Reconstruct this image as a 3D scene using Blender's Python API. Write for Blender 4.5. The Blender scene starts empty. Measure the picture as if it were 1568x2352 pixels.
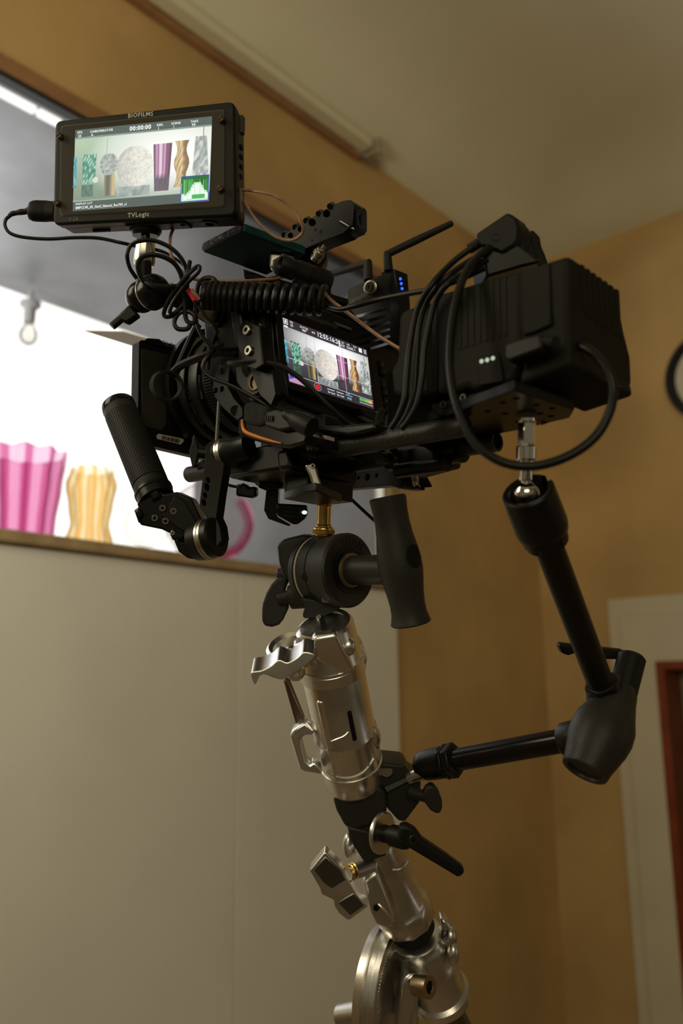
import bpy, math, random
from mathutils import Vector, Matrix
from mathutils.geometry import delaunay_2d_cdt
random.seed(7)
sc = bpy.context.scene
COL = sc.collection
# ------------------------------------------------------------------ camera, world, lights, exposure
FPX, CX, CY = 1950.0, 784.0, 1176.0
CAM = Vector((0, 0, 1.6))
_p, _r = math.radians(11.56), math.radians(-0.71)
FW = Vector((0, math.cos(_p), math.sin(_p)))
_u = Vector((0, -math.sin(_p), math.cos(_p))); _x = Vector((1, 0, 0))
RT = _x*math.cos(_r) + _u*math.sin(_r)
UP = -_x*math.sin(_r) + _u*math.cos(_r)
cd = bpy.data.cameras.new('camera'); cam = bpy.data.objects.new('camera', cd); COL.objects.link(cam)
cam.matrix_world = Matrix(((RT.x, UP.x, -FW.x, CAM.x), (RT.y, UP.y, -FW.y, CAM.y), (RT.z, UP.z, -FW.z, CAM.z), (0, 0, 0, 1)))
cd.sensor_fit = 'VERTICAL'; cd.sensor_height = 36; cd.sensor_width = 24; cd.lens = FPX/2352*36
cd.clip_start = .01; cd.dof.use_dof = True; cd.dof.focus_distance = .745; cd.dof.aperture_fstop = 4.5
sc.camera = cam
sc.view_settings.view_transform = 'Standard'; sc.view_settings.look = 'None'
sc.view_settings.exposure = 0; sc.view_settings.gamma = 1; sc.view_settings.use_curve_mapping = False
sc.cycles.use_denoising = True
sc.cycles.sample_clamp_indirect = 4
w = bpy.data.worlds.new('world'); sc.world = w; w.use_nodes = True
w.node_tree.nodes['Background'].inputs[0].default_value = (1, .87, .58, 1)
w.node_tree.nodes['Background'].inputs[1].default_value = .11

def P(px, py, Z):
    "world point on the sight line of a photo position, Z metres in front of the lens"
    return CAM + Z*(FW + (px-CX)/FPX*RT + (CY-py)/FPX*UP)
def azdir(a):
    a = math.radians(a); return Vector((math.sin(a), math.cos(a), 0))
class Frame:
    def __init__(s, o, x, y, z): s.o, s.a = o, (x, y, z)
    def w(s, x, y, z): return s.o + s.a[0]*x + s.a[1]*y + s.a[2]*z
    def loc(s, p): d = p - s.o; return Vector((d.dot(s.a[0]), d.dot(s.a[1]), d.dot(s.a[2])))
    def on(s, ax, v, px, py):
        "point where the sight line meets the plane axis = v, in world space"
        d = P(px, py, 1) - CAM; n = s.a[ax]
        t = (v - (CAM - s.o).dot(n))/d.dot(n)
        return CAM + d*t
def axes_from(z, hint):
    z = z.normalized(); x = (hint - z*hint.dot(z)).normalized(); return x, z.cross(x), z
_d = P(1250, 1500, 1) - CAM; _d.z = 0
CORNER = CAM + _d.normalized()*4.2; CORNER.z = 0
RM = Frame(CORNER, azdir(41), azdir(-49), Vector((0, 0, 1)))   # x along the window wall, y out through it
_F = azdir(-46); _R = azdir(44); _e = math.radians(4.3)
RG = Frame(P(752, 830, .745), _R, (_F*math.cos(_e) + Vector((0, 0, 1))*math.sin(_e)), (Vector((0, 0, 1))*math.cos(_e) - _F*math.sin(_e)))  # x right of operator, y lens, z up
def area(name, loc, target, size, size_y, energy, color):
    l = bpy.data.lights.new(name, 'AREA'); l.shape = 'RECTANGLE'; l.size = size; l.size_y = size_y; l.energy = energy; l.color = color
    o = bpy.data.objects.new(name, l); COL.objects.link(o); o.location = loc
    o.rotation_euler = (target - loc).to_track_quat('-Z', 'Y').to_euler(); return o
area('daylight_window', RM.w(-6.0, -3.6, 2.6), RM.w(-1.9, 0, 3.3), 2.2, 1.4, 21, (1, .88, .60)).data.spread = 2.3
area('streak_light', RM.w(-1.2, -5.2, 1.5), CAM, .35, 2.4, 3.0, (1, .93, .78))  # unseen strip light, added for streak reflections on the silver metal
area('wall_fill_light', RM.w(-4.1, -.80, 2.45), RM.w(-2.0, -.1, 2.1), .8, .8, 13, (1, .90, .66))  # fill light added out of view so the panels darken towards the floor
def nlight(x, y, z, e, s=.3):
    return area('niche_lamp', RM.w(x, y, z), RM.w(x+.1, y, z+1), s, s, e, (.93, .98, 1))
# ------------------------------------------------------------------ materials
MATS = {}
def lin(c): return tuple((v/12.92 if v <= .04045 else ((v+.055)/1.055)**2.4) for v in (x/255 for x in c))
def mat(name, color, rough=.5, metal=0, bump=0, bscale=200, var=0, vscale=8, spec=.24, trans=None):
    if name in MATS: return MATS[name]
    m = bpy.data.materials.new(name); m.use_nodes = True; nt = m.node_tree; b = nt.nodes['Principled BSDF']
    c = tuple(color) + (1,)
    b.inputs['Base Color'].default_value = c; b.inputs['Roughness'].default_value = rough; b.inputs['Metallic'].default_value = metal
    b.inputs['Specular IOR Level'].default_value = spec
    tc = nt.nodes.new('ShaderNodeTexCoord')
    n = nt.nodes.new('ShaderNodeTexNoise'); n.inputs['Scale'].default_value = vscale; n.inputs['Detail'].default_value = 5
    nt.links.new(tc.outputs['Object'], n.inputs['Vector'])
    r = nt.nodes.new('ShaderNodeValToRGB'); v = max(var, .04)
    r.color_ramp.elements[0].position = .3; r.color_ramp.elements[1].position = .7
    r.color_ramp.elements[0].color = tuple(x*(1-v) for x in color) + (1,); r.color_ramp.elements[1].color = tuple(min(1, x*(1+v)) for x in color) + (1,)
    nt.links.new(n.outputs['Fac'], r.inputs['Fac']); nt.links.new(r.outputs['Color'], b.inputs['Base Color'])
    if bump:
        n2 = nt.nodes.new('ShaderNodeTexNoise'); n2.inputs['Scale'].default_value = bscale; n2.inputs['Detail'].default_value = 3
        nt.links.new(tc.outputs['Object'], n2.inputs['Vector'])
        bp = nt.nodes.new('ShaderNodeBump'); bp.inputs['Strength'].default_value = bump; bp.inputs['Distance'].default_value = .001
        nt.links.new(n2.outputs['Fac'], bp.inputs['Height']); nt.links.new(bp.outputs['Normal'], b.inputs['Normal'])
    MATS[name] = m; return m
def emis(name, rgb, s):
    if name in MATS: return MATS[name]
    m = bpy.data.materials.new(name); m.use_nodes = True; nt = m.node_tree; nt.nodes.remove(nt.nodes['Principled BSDF'])
    e = nt.nodes.new('ShaderNodeEmission'); e.inputs[0].default_value = tuple(rgb) + (1,); e.inputs[1].default_value = s
    nt.links.new(e.outputs[0], nt.nodes['Material Output'].inputs[0]); MATS[name] = m; return m
def screen_mat():
    if 'lit screen' in MATS: return MATS['lit screen']
    m = bpy.data.materials.new('lit screen'); m.use_nodes = True; nt = m.node_tree; nt.nodes.remove(nt.nodes['Principled BSDF'])
    e = nt.nodes.new('ShaderNodeEmission'); a = nt.nodes.new('ShaderNodeVertexColor'); a.layer_name = 'Col'
    nt.links.new(a.outputs[0], e.inputs[0]); nt.links.new(e.outputs[0], nt.nodes['Material Output'].inputs[0]); MATS['lit screen'] = m; return m
def tinted_glass(name, rgb, gloss=.15, rough=.08, tl=.12):
    m = bpy.data.materials.new(name); m.use_nodes = True; nt = m.node_tree; nt.nodes.remove(nt.nodes['Principled BSDF'])
    t = nt.nodes.new('ShaderNodeBsdfTransparent'); t.inputs[0].default_value = tuple(rgb) + (1,)
    g = nt.nodes.new('ShaderNodeBsdfGlossy'); g.inputs['Roughness'].default_value = rough
    tr = nt.nodes.new('ShaderNodeBsdfTranslucent'); tr.inputs[0].default_value = tuple(rgb) + (1,)
    lw = nt.nodes.new('ShaderNodeLayerWeight'); lw.inputs[0].default_value = gloss
    x = nt.nodes.new('ShaderNodeMixShader'); x2 = nt.nodes.new('ShaderNodeMixShader'); x2.inputs[0].default_value = tl
    nt.links.new(t.outputs[0], x2.inputs[1]); nt.links.new(tr.outputs[0], x2.inputs[2])
    nt.links.new(lw.outputs['Fresnel'], x.inputs[0]); nt.links.new(x2.outputs[0], x.inputs[1]); nt.links.new(g.outputs[0], x.inputs[2])
    nt.links.new(x.outputs[0], nt.nodes['Material Output'].inputs[0]); return m
BK = mat('black anodised metal', (.0062, .006, .0052), .36, .0, .05, 900, .1, 40)
BKS = mat('black satin metal', (.0085, .0082, .0074), .3, .2, 0, 1, .1, 40)
PL = mat('black plastic', (.0062, .006, .0052), .46, 0, .12, 1500, .1, 30)
PLG = mat('glossy black plastic', (.007, .007, .007), .18, 0)
RB = mat('black rubber', (.009, .0088, .0076), .6, 0, .1, 800, .1, 30)
CB = mat('cable rubber', (.0062, .006, .0055), .4, 0)
GRY = mat('battery plastic', (.0125, .0122, .0095), .6, 0, .15, 1800, .12, 25, spec=.1)
SIL = mat('brushed silver metal', (.80, .79, .76), .27, 1, .08, 250, .18, 26)
SIL2 = mat('cast aluminium', (.66, .64, .6), .3, 1, .2, 120, .25, 18)
CHR = mat('polished chrome', (.8, .78, .74), .1, 1)
NIK = mat('nickel steel', (.6, .57, .51), .3, 1)
BRS = mat('brass', (.62, .40, .13), .28, 1, .05, 300, .2, 60)
BLT = mat('steel bolt', (.45, .42, .37), .32, 1)
HOLE = mat('dark hole', (.004, .004, .004), .8)
COP = mat('copper braided jacket', (.36, .20, .135), .4, .25, .1, 2000, .15, 200)
RED = mat('red tape', (.75, .03, .06), .5)
WTX = mat('white print', (.55, .53, .48), .6)
GTX = mat('grey print', (.16, .15, .13), .6)
LAB = mat('pale sticker', (.5, .46, .4), .6)
TEAL = mat('dark teal aluminium', (.010, .055, .062), .35, .4)
ORG = mat('orange stripe', (.55, .17, .02), .4)
VEL = mat('velcro fabric', (.02, .02, .018), .95, 0, .8, 900, .3, 300)
# ------------------------------------------------------------------ mesh builder
class B:
    def __init__(s): s.v, s.f, s.m, s.c = [], [], [], None
    def add(s, vs, fs, mi=0):
        o = len(s.v); s.v += [Vector(v) for v in vs]; s.f += [tuple(i+o for i in f) for f in fs]; s.m += [mi]*len(fs); return s
    def box(s, fr, x, y, z, mi=0):
        vs = [fr.w(a, b, c) for c in z for b in y for a in x]
        return s.add(vs, [(0, 2, 3, 1), (4, 5, 7, 6), (0, 1, 5, 4), (2, 6, 7, 3), (0, 4, 6, 2), (1, 3, 7, 5)], mi)
    def prism(s, pts, off, holes=(), mi=0, top=None):
        "closed loop of world points swept by an offset; holes are loops of world points in the same plane"
        pts = [Vector(p) for p in pts]
        if holes:
            n = Vector((0, 0, 0))
            for i in range(len(pts)): n += (pts[i]-pts[0]).cross(pts[(i+1) % len(pts)]-pts[0])
            n.normalize(); x = (pts[1]-pts[0]).normalized(); y = n.cross(x); o = pts[0]
            loops = [pts] + [list(h) for h in holes]; v2, ed, src, k = [], [], [], 0
            for lp in loops:
                for i in range(len(lp)): ed.append((k+i, k+(i+1) % len(lp)))
                v2 += [Vector(((q-o).dot(x), (q-o).dot(y))) for q in lp]; src += lp; k += len(lp)
            fl = [list(range(len(pts)))]; k = len(pts)
            for h in holes: fl.append(list(range(k, k+len(h)))); k += len(h)
            rv, re, rf, a1, a2, a3 = delaunay_2d_cdt(v2, ed, [], 2, 1e-7)
            # keep triangles inside the outline and outside every hole
            def inside(q, lp):
                r = False
                for i in range(len(lp)):
                    a, b = lp[i], lp[i-1]
                    if (a.y > q.y) != (b.y > q.y) and q.x < (b.x-a.x)*(q.y-a.y)/(b.y-a.y)+a.x: r = not r
                return r
            L2 = []; k = 0
            for lp in loops: L2.append(v2[k:k+len(lp)]); k += len(lp)
            vs = [o + x*q.x + y*q.y for q in rv]; N = len(vs); fs = []
            for t in rf:
                c = sum((rv[i] for i in t), Vector((0, 0)))/len(t)
                if inside(c, L2[0]) and not any(inside(c, h) for h in L2[1:]): fs.append(tuple(t)); fs.append(tuple(i+N for i in reversed(t)))
            cnt = {}
            for t in fs[::2]:
                for i in range(len(t)):
                    e = (t[i], t[(i+1) % len(t)]); cnt[e] = 1
            for (a, b) in list(cnt):
                if (b, a) not in cnt: fs.append((b, a, a+N, b+N))
            off = Vector(off); return s.add(vs + [q+off for q in vs], fs, mi)
        n = len(pts); off = Vector(off); tp = [p+off for p in pts] if top is None else [Vector(q) for q in top]
        fs = [tuple(range(n)), tuple(range(2*n-1, n-1, -1))] + [(i, n+i, n+(i+1) % n, (i+1) % n) for i in range(n)]
        return s.add(pts + tp, fs, mi)
    def lathe(s, p0, ax, prof, n=28, mi=0, cap=True, a0=0, a1=None, sx=1, sy=1, hint=None):
        x, y, z = axes_from(ax, hint or (Vector((0, 0, 1)) if abs(ax.normalized().z) < .9 else Vector((1, 0, 0))))
        full = a1 is None; m = n if full else n+1; a1 = 2*math.pi if full else a1
        vs = []
        for (t, r) in prof:
            for i in range(m):
                a = a0 + (a1-a0)*i/n
                vs.append(p0 + z*t + x*(math.cos(a)*r*sx) + y*(math.sin(a)*r*sy))
        fs = []
        for k in range(len(prof)-1):
            for i in range(n):
                j = (i+1) % m; fs.append((k*m+i, k*m+j, (k+1)*m+j, (k+1)*m+i))
        if cap and full:
            if prof[0][1] > 0: fs.append(tuple(range(m-1, -1, -1)))
            if prof[-1][1] > 0: fs.append(tuple((len(prof)-1)*m+i for i in range(m)))
        return s.add(vs, fs, mi)
    def cyl(s, p0, p1, r0, r1=None, n=24, mi=0, e=0):
        r1 = r0 if r1 is None else r1; L = (p1-p0).length
        pr = [(0, r0), (L, r1)] if not e else [(0, r0-e), (e, r0), (L-e, r1), (L, r1-e)]
        return s.lathe(p0, p1-p0, pr, n, mi)
    def pipe(s, p0, p1, r, ri, n=28, mi=0):
        L = (p1-p0).length; return s.lathe(p0, p1-p0, [(0, ri), (0, r), (L, r), (L, ri), (0, ri)], n, mi, cap=False)
    def tube(s, pts, r, n=8, mi=0, sub=6, closed=False):
        P0 = [Vector(p) for p in pts]; Q = []
        m = len(P0)
        rr = r if isinstance(r, (list, tuple)) else [r]*m; R = []
        if sub > 1 and m > 2:
            rng = range(m if closed else m-1)
            for i in rng:
                a, b, c, d = (P0[(i-1) % m] if closed or i > 0 else P0[0]*2-P0[1]), P0[i], P0[(i+1) % m], (P0[(i+2) % m] if closed or i+2 < m else P0[-1]*2-P0[-2])
                for k in range(sub):
                    t = k/sub
                    Q.append(.5*((2*b)+(c-a)*t+(2*a-5*b+4*c-d)*t*t+(3*b-a-3*c+d)*t**3)); R.append(rr[i]*(1-t)+rr[(i+1) % m]*t)
            if not closed: Q.append(P0[-1]); R.append(rr[-1])
        else: Q = P0; R = list(rr)
        N = len(Q); vs = []; prev = None
        for i, q in enumerate(Q):
            t = (Q[(i+1) % N]-Q[i-1]) if closed or 0 < i < N-1 else (Q[1]-Q[0] if i == 0 else Q[-1]-Q[-2])
            t.normalize()
            if prev is None: prev = t.orthogonal().normalized()
            prev = (prev - t*prev.dot(t)).normalized(); y = t.cross(prev)
            for k in range(n):
                a = 2*math.pi*k/n; vs.append(q + prev*math.cos(a)*R[i] + y*math.sin(a)*R[i])
        fs = []
        for i in range(N if closed else N-1):
            j = (i+1) % N
            for k in range(n): fs.append((i*n+k, i*n+(k+1) % n, j*n+(k+1) % n, j*n+k))
        if not closed: fs.append(tuple(range(n-1, -1, -1))); fs.append(tuple((N-1)*n+k for k in range(n)))
        return s.add(vs, fs, mi)
    def sphere(s, c, r, n=20, mi=0, sc=(1, 1, 1), fr=None):
        fr = fr or Frame(c, RT, UP, -FW); k = n//2
        vs, fs = [], []
        for j in range(k+1):
            for i in range(n):
                th = math.pi*j/k; ph = 2*math.pi*i/n
                vs.append(c + fr.a[0]*(r*sc[0]*math.sin(th)*math.cos(ph)) + fr.a[1]*(r*sc[1]*math.cos(th)) + fr.a[2]*(r*sc[2]*math.sin(th)*math.sin(ph)))
        for j in range(k):
            for i in range(n): fs.append((j*n+i, j*n+(i+1) % n, (j+1)*n+(i+1) % n, (j+1)*n+i))
        return s.add(vs, fs, mi)
    def text(s, txt, o, ux, uy, size, mi=0, align='CENTER', bold=0, lift=.0001):
        vs, fs = text_mesh(txt, align, bold); nrm = ux.cross(uy).normalized()
        return s.add([o + ux*(v[0]*size) + uy*(v[1]*size) + nrm*lift for v in vs], fs, mi)
    def build(s, name, mats, parent=None, bevel=0, seg=2, sub=0, smooth=True, angle=38, label=None, bang=35):
        mats = mats if isinstance(mats, (list, tuple)) else [mats]
        me = bpy.data.meshes.new(name); org = parent_origin(parent) if parent is not None else sum(s.v, Vector())/max(1, len(s.v))
        me.from_pydata([v-org for v in s.v], [], s.f)
        for m in mats: me.materials.append(m)
        for p, mi in zip(me.polygons, s.m): p.material_index = mi; p.use_smooth = smooth
        if s.c is not None:
            at = me.color_attributes.new('Col', 'FLOAT_COLOR', 'CORNER'); k = 0
            for p, cs in zip(me.polygons, s.c):
                for q in range(p.loop_total): at.data[p.loop_start+q].color = tuple(cs[q]) + (1,)
        me.validate(); 
        import bmesh
        bm = bmesh.new(); bm.from_mesh(me); bmesh.ops.remove_doubles(bm, verts=bm.verts, dist=1e-6)
        if s.c is None: bmesh.ops.recalc_face_normals(bm, faces=bm.faces)
        bm.to_mesh(me); bm.free(); me.update()
        if smooth: me.set_sharp_from_angle(angle=math.radians(angle))
        o = bpy.data.objects.new(name, me); COL.objects.link(o)
        if parent is not None: o.parent = parent
        else: o.location = org
        if bevel:
            md = o.modifiers.new('bevel', 'BEVEL'); md.width = bevel; md.segments = seg; md.limit_method = 'ANGLE'; md.angle_limit = math.radians(bang)
        if sub:
            md = o.modifiers.new('subd', 'SUBSURF'); md.levels = sub; md.render_levels = sub
        if label: o['label'] = label
        return o
ORG_ = {}
def parent_origin(p):
    o = Vector((0, 0, 0))
    while p is not None: o += p.location; p = p.parent
    return o
TXT = {}
def text_mesh(t, align, bold):
    k = (t, align, bold)
    if k not in TXT:
        c = bpy.data.curves.new('t', 'FONT'); c.body = t; c.align_x = align; c.align_y = 'CENTER'; c.resolution_u = 2; c.offset = bold; c.space_character = 1.12
        o = bpy.data.objects.new('t', c); COL.objects.link(o)
        dg = bpy.context.evaluated_depsgraph_get(); dg.update(); ev = o.evaluated_get(dg); me = ev.to_mesh()
        TXT[k] = ([(v.co.x, v.co.y) for v in me.vertices], [tuple(p.vertices) for p in me.polygons])
        ev.to_mesh_clear(); bpy.data.objects.remove(o); bpy.data.curves.remove(c)
    return TXT[k]
def thing(name, label, cat, loc, group=None):
    o = bpy.data.objects.new(name, None); COL.objects.link(o); o.location = loc; o.empty_display_size = .02
    o['label'] = label; o['category'] = cat
    if group: o['group'] = group
    return o
def tag(o, label, cat, group=None):
    o['label'] = label; o['category'] = cat
    if group: o['group'] = group
    return o
def struct(o): o['kind'] = 'structure'; return o
def circ(fr, ax, v, px, py, rpx, n=14, rx=None):
    "loop of world points of a round hole on a frame plane; radius from the photo position"
    c = fr.on(ax, v, px, py); d = (c-CAM).dot(FW); r = rpx*d/FPX
    a, b = fr.a[(ax+1) % 3], fr.a[(ax+2) % 3]
    return [c + a*(math.cos(2*math.pi*i/n)*r) + b*(math.sin(2*math.pi*i/n)*r) for i in range(n)]
def on(ax, v, pts, fr=None): fr = fr or RG; return [fr.on(ax, v, *p) for p in pts]
X, Y, Z = 0, 1, 2
def K(rpx, p): return rpx*((p-CAM).dot(FW))/FPX      # photo pixels at a point, in metres
def smooth(pts, k=4):
    out = []; n = len(pts)
    for i in range(n):
        a, b, c, d = pts[i-1], pts[i], pts[(i+1) % n], pts[(i+2) % n]
        for q in range(k):
            t = q/k; out.append(tuple(.5*(2*b[j]+(c[j]-a[j])*t+(2*a[j]-5*b[j]+4*c[j]-d[j])*t*t+(3*b[j]-a[j]-3*c[j]+d[j])*t**3) for j in range(2)))
    return out
def vpr(b, pts, z, th, holes=(), mi=0):
    "prism facing the viewer side: loop at depth z (one value or one per point), swept away by th metres"
    zs = z if isinstance(z, (list, tuple)) else [z]*len(pts)
    return b.prism([P(x, y, q) for (x, y), q in zip(pts, zs)], FW*th, holes, mi)
def bolt(name, c, n, r, parent, mats=None):
    b = B(); b.lathe(c, n, [(-.001, r), (r*.45, r), (r*.55, r*.9), (r*.55, r*.5), (r*.1, r*.5)], 18, 0, cap=False)
    b.lathe(c + n.normalized()*(r*.12), n, [(0, r*.5), (1e-5, 0)], 6, 1, cap=False)
    return b.build(name, mats or [BLT, HOLE], parent)
def cable(name, pts, rpx, label, m=None, n=8, cat='cable', sub=7, group=None):
    "pts: (x, y, depth)"
    w = [P(*q) for q in pts]; zm = sum(q[2] for q in pts)/len(pts)
    o = B().tube(w, rpx*zm/FPX, n, 0, sub).build(name, m or CB)
    return tag(o, label, cat, group)
# ------------------------------------------------------------------ room shell
PLAS = mat('ochre plaster', (.55, .365, .155), .85, 0, .3, 40, .18, 1.7)
CEIL = mat('white ceiling paint', (.75, .72, .55), .9, 0, .15, 60, .04, 2)
WHT = mat('white melamine', (.83, .82, .76), .5, 0, .03, 80, .02, 3)
WOOD = mat('pale oiled wood', (.40, .29, .165), .55, 0, .2, 60, .2, 14)
BRW = mat('brown stained wood', (.33, .18, .085), .6, 0, .1, 60, .15, 10)
NGR = mat('grey metallic sheet', (.155, .152, .155), .42, .25, .03, 20, .22, 3.2)
FLR = mat('brown parquet', (.30, .225, .15), .45, 0, .1, 30, .25, 6)
DPN = mat('white door paint', (.62, .56, .42), .5, 0, .05, 60, .05, 4)
RDW = mat('red brown varnished wood', (.22, .045, .015), .35, 0, .1, 60, .2, 12)
H = RM.loc(RM.on(Y, 0, 1217, 631)).z
def rl(ax, v, px, py): return RM.loc(RM.on(ax, v, px, py))
zt = rl(Y, 0, 0, 168).z; xr = rl(Y, 0, 886, 1120).x; xl = -4.3
zs = rl(Y, -.04, 0, 1212).z; zb = rl(Y, -.04, 0, 1243).z; xe = rl(Y, 0, 913, 1400).x
dn = rl(Z, zt, 150, 712).y
XL = -7.0
b = B()
b.box(RM, (XL, 0), (0, .25), (zt+.012, H+.3)); b.box(RM, (xr+.025, 0), (0, .25), (0, zt+.012)); b.box(RM, (XL, xl), (0, .25), (0, zt)); b.box(RM, (xl, xr), (0, .25), (0, zb))
struct(b.build('wall_window_side', PLAS, smooth=False))
dz1 = rl(X, 0, 1510, 1520); dz0 = rl(X, 0, 1397, 1377); dw = .95
b = B(); yd = dz1.y; yd2 = yd-dw; zd = dz1.z
b.box(RM, (0, .25), (yd, .25), (0, H+.3)); b.box(RM, (0, .25), (yd2, yd), (zd, H+.3)); b.box(RM, (0, .25), (-7, yd2), (0, H+.3))
struct(b.build('wall_door_side', PLAS, smooth=False))
b = B(); b.box(RM, (XL-1, .3), (-8, .3), (-.1, 0)); struct(b.build('floor', FLR, smooth=False))
# coved ceiling
pf = [(0, H), (.03, H+.012), (.10, H+.05), (.18, H+.10), (.28, H+.15), (.42, H+.19), (.6, H+.21)]
b = B(); vs = []
for d, z in pf: vs += [RM.w(XL-1, -d, z), RM.w(-d, -d, z), RM.w(-d, -8, z)]
fs = []
for k in range(len(pf)-1):
    for i in range(2): fs.append((3*k+i, 3*k+i+1, 3*k+i+4, 3*k+i+3))
n = 3*(len(pf)-1); vs.append(RM.w(XL-1, -8, pf[-1][1])); fs.append((n, n+1, n+2, n+3))
b.add(vs, fs); struct(b.build('ceiling', CEIL, angle=60))
# interior window: jambs, lintel board, sill
b = B(); b.box(RM, (xl, xe+.005), (-.045, -.001), (zb, zs)); struct(b.build('trim_1', WOOD, bevel=.006)) ; 
b = B(); b.box(RM, (xl, xr), (.0, dn), (zb, zb+.02)); struct(b.build('trim_2', NGR))
zl = rl(Y, 0, 0, 132).z
win = bpy.data.objects.new('window_1', None); COL.objects.link(win); win.location = RM.w(xr, 0, zs); win['kind'] = 'structure'
b = B(); b.box(RM, (xl, xe+.005), (-.02, .03), (zt, zl)); b.build('lintel_board', BRW, win, .003)
b = B(); b.box(RM, (xr, xe+.005), (-.02, .06), (zs, zt)); b.build('jamb', WOOD, win, .003)
b = B(); b.box(RM, (xr-.027, xr-.001), (-.008, .028), (zs, zt-.03)); b.build('metal_post', mat('satin steel post', (.55, .54, .5), .4, .8), win, .004)
b = B(); b.box(RM, (xl, xr-.002), (-.012, .014), (zt-.014, zt-.001)); b.build('dark_track', mat('dark track', (.02, .02, .02), .4), win)
# niche behind the window
b = B(); b.box(RM, (xl, xr+.02), (.004, dn+.02), (zt, zt+.0115)); struct(b.build('ceiling_niche', NGR))
b = B(); b.box(RM, (xr, xr+.02), (.06, dn+.02), (zb, zt)); struct(b.build('wall_niche_end', NGR))
b = B(); b.box(RM, (xl-.02, xl), (.0, dn+.02), (zb, zt)); struct(b.build('wall_niche_far', NGR))
b = B(); b.box(RM, (xl, xr), (dn, dn+.03), (zb, zt)); struct(b.build('wall_niche_back', emis('glowing niche wall', (1, .985, .93), 1.45)))  # lamp-lit brightness of the wall is put into its material as emission
t = thing('light_tube', 'thin glowing white light tube along the top front edge of the display niche', 'light', RM.w(xr, .08, zt))
b = B(); xm = rl(Z, zt-.02, 152, 275).x; x_ = [xl+.05, rl(Z, zt-.02, 103, 240).x-.004, rl(Z, zt-.02, 103, 240).x+.004, xr-.08]
b.box(RM, (x_[0], x_[1]), (.034, .056), (zt-.028, zt-.010)); b.box(RM, (x_[2], xm), (.034, .056), (zt-.028, zt-.010))
b.build('tube', emis('tube light', (1, .98, .92), 1.3), t, .004)
b = B(); b.box(RM, (xl+.02, xr-.06), (.022, .068), (zt-.01, zt-.0005)); b.build('channel', mat('grey channel', (.2, .21, .21), .35, .7), t)
nlight(-3.1, .7*dn, zt-.5, 38, .4)
# panels under the sill
xs = rl(Y, -.02, 547, 1400).x; xp = rl(Y, -.02, 912, 1500).x
b = B(); b.box(RM, (xl, xs-.0018), (-.022, -.002), (.02, zb-.004)); tag(b.build('wall_panel', WHT, bevel=.0015), 'wide smooth off-white panel left of the thin vertical seam below the wooden sill', 'panel')
b = B(); b.box(RM, (xs+.0018, xp), (-.022, -.002), (.02, zb-.004)); tag(b.build('wall_panel', WHT, bevel=.0015), 'off-white panel right of the thin vertical seam, ending at the ochre plaster', 'panel')
# curtain rail under the ceiling edge
xc = rl(Z, H, 822, 345).x
t = thing('curtain_rail', 'long wood and white curtain rail where the ochre wall meets the ceiling', 'curtain rail', RM.w(xc, -.03, H))
b = B(); b.box(RM, (XL, xc), (-.028, -.001), (H-.045, H+.004)); b.build('wood_strip', BRW, t, .004)
b = B(); b.box(RM, (XL, xc), (-.085, -.03), (H-.02, H+.02)); b.build('white_track', CEIL, t, .004)
b = B(); b.box(RM, (xc-.03, xc+.10), (-.04, -.015), (H-.032, H-.012)); b.box(RM, (xc+.01, xc+.03), (-.10, -.04), (H-.04, H-.02)); b.cyl(RM.w(xc+.02, -.1, H-.05), RM.w(xc+.02, -.1, H+.02), .012)
b.build('end_bracket', mat('dull metal bracket', (.33, .29, .22), .5), t, .003)
# door
dr = bpy.data.objects.new('door_1', None); COL.objects.link(dr); dr.location = RM.w(0, yd, 0); dr['kind'] = 'structure'
ya = dz0.y; za = dz0.z
def casing(o, i, x0, x1):
    b = B(); b.prism([RM.w(x1, p, q_) for p, q_ in ((yd+o, 0), (yd+o, zd+o*zk), (yd2-o, zd+o*zk), (yd2-o, 0), (yd2, 0), (yd2, zd), (yd, zd), (yd, 0))], RM.a[0]*(x0-x1)); return b
zk = (za-zd)/(ya-yd)
casing(ya-yd, 0, -.025, 0).build('door_casing', DPN, dr, .008)
q = .055
casing(ya-yd-q, 0, -.036, -.02).build('casing_moulding', DPN, dr, .012, 3)
b = B(); b.box(RM, (-.03, .22), (yd-.035, yd+.004), (0, zd+.004)); b.box(RM, (-.03, .22), (yd2, yd-.03), (zd-.035, zd+.004)); b.box(RM, (-.03, .22), (yd2, yd2+.035), (0, zd)); b.build('door_frame', RDW, dr, .004)
b = B(); b.box(RM, (.15, .19), (yd2+.035, yd-.035), (0, zd-.035)); b.build('door_leaf', mat('grey green door', (.25, .22, .15), .5), dr, .004)
# clock: big round, only its left edge shows
c = RM.on(X, -.02, 1527+118, 858); cr = abs(RM.loc(RM.on(X, -.02, 1527, 858)).y - RM.loc(c).y); nx = -RM.a[0]
t = thing('wall_clock', 'large round wall clock with black rim and cream face, cut by the right picture edge', 'clock', c)
b = B(); b.lathe(c - nx*.02, nx, [(0, cr), (.035, cr), (.045, cr*.97), (.045, cr*.84), (.03, cr*.805), (.01, cr*.80)], 64, 0, cap=False); b.build('rim', PL, t)
b = B(); b.lathe(c - nx*.015, nx, [(0, cr*.82), (.02, cr*.82)], 64); b.build('clock_face', mat('cream dial', (.62, .56, .42), .5), t)
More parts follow.
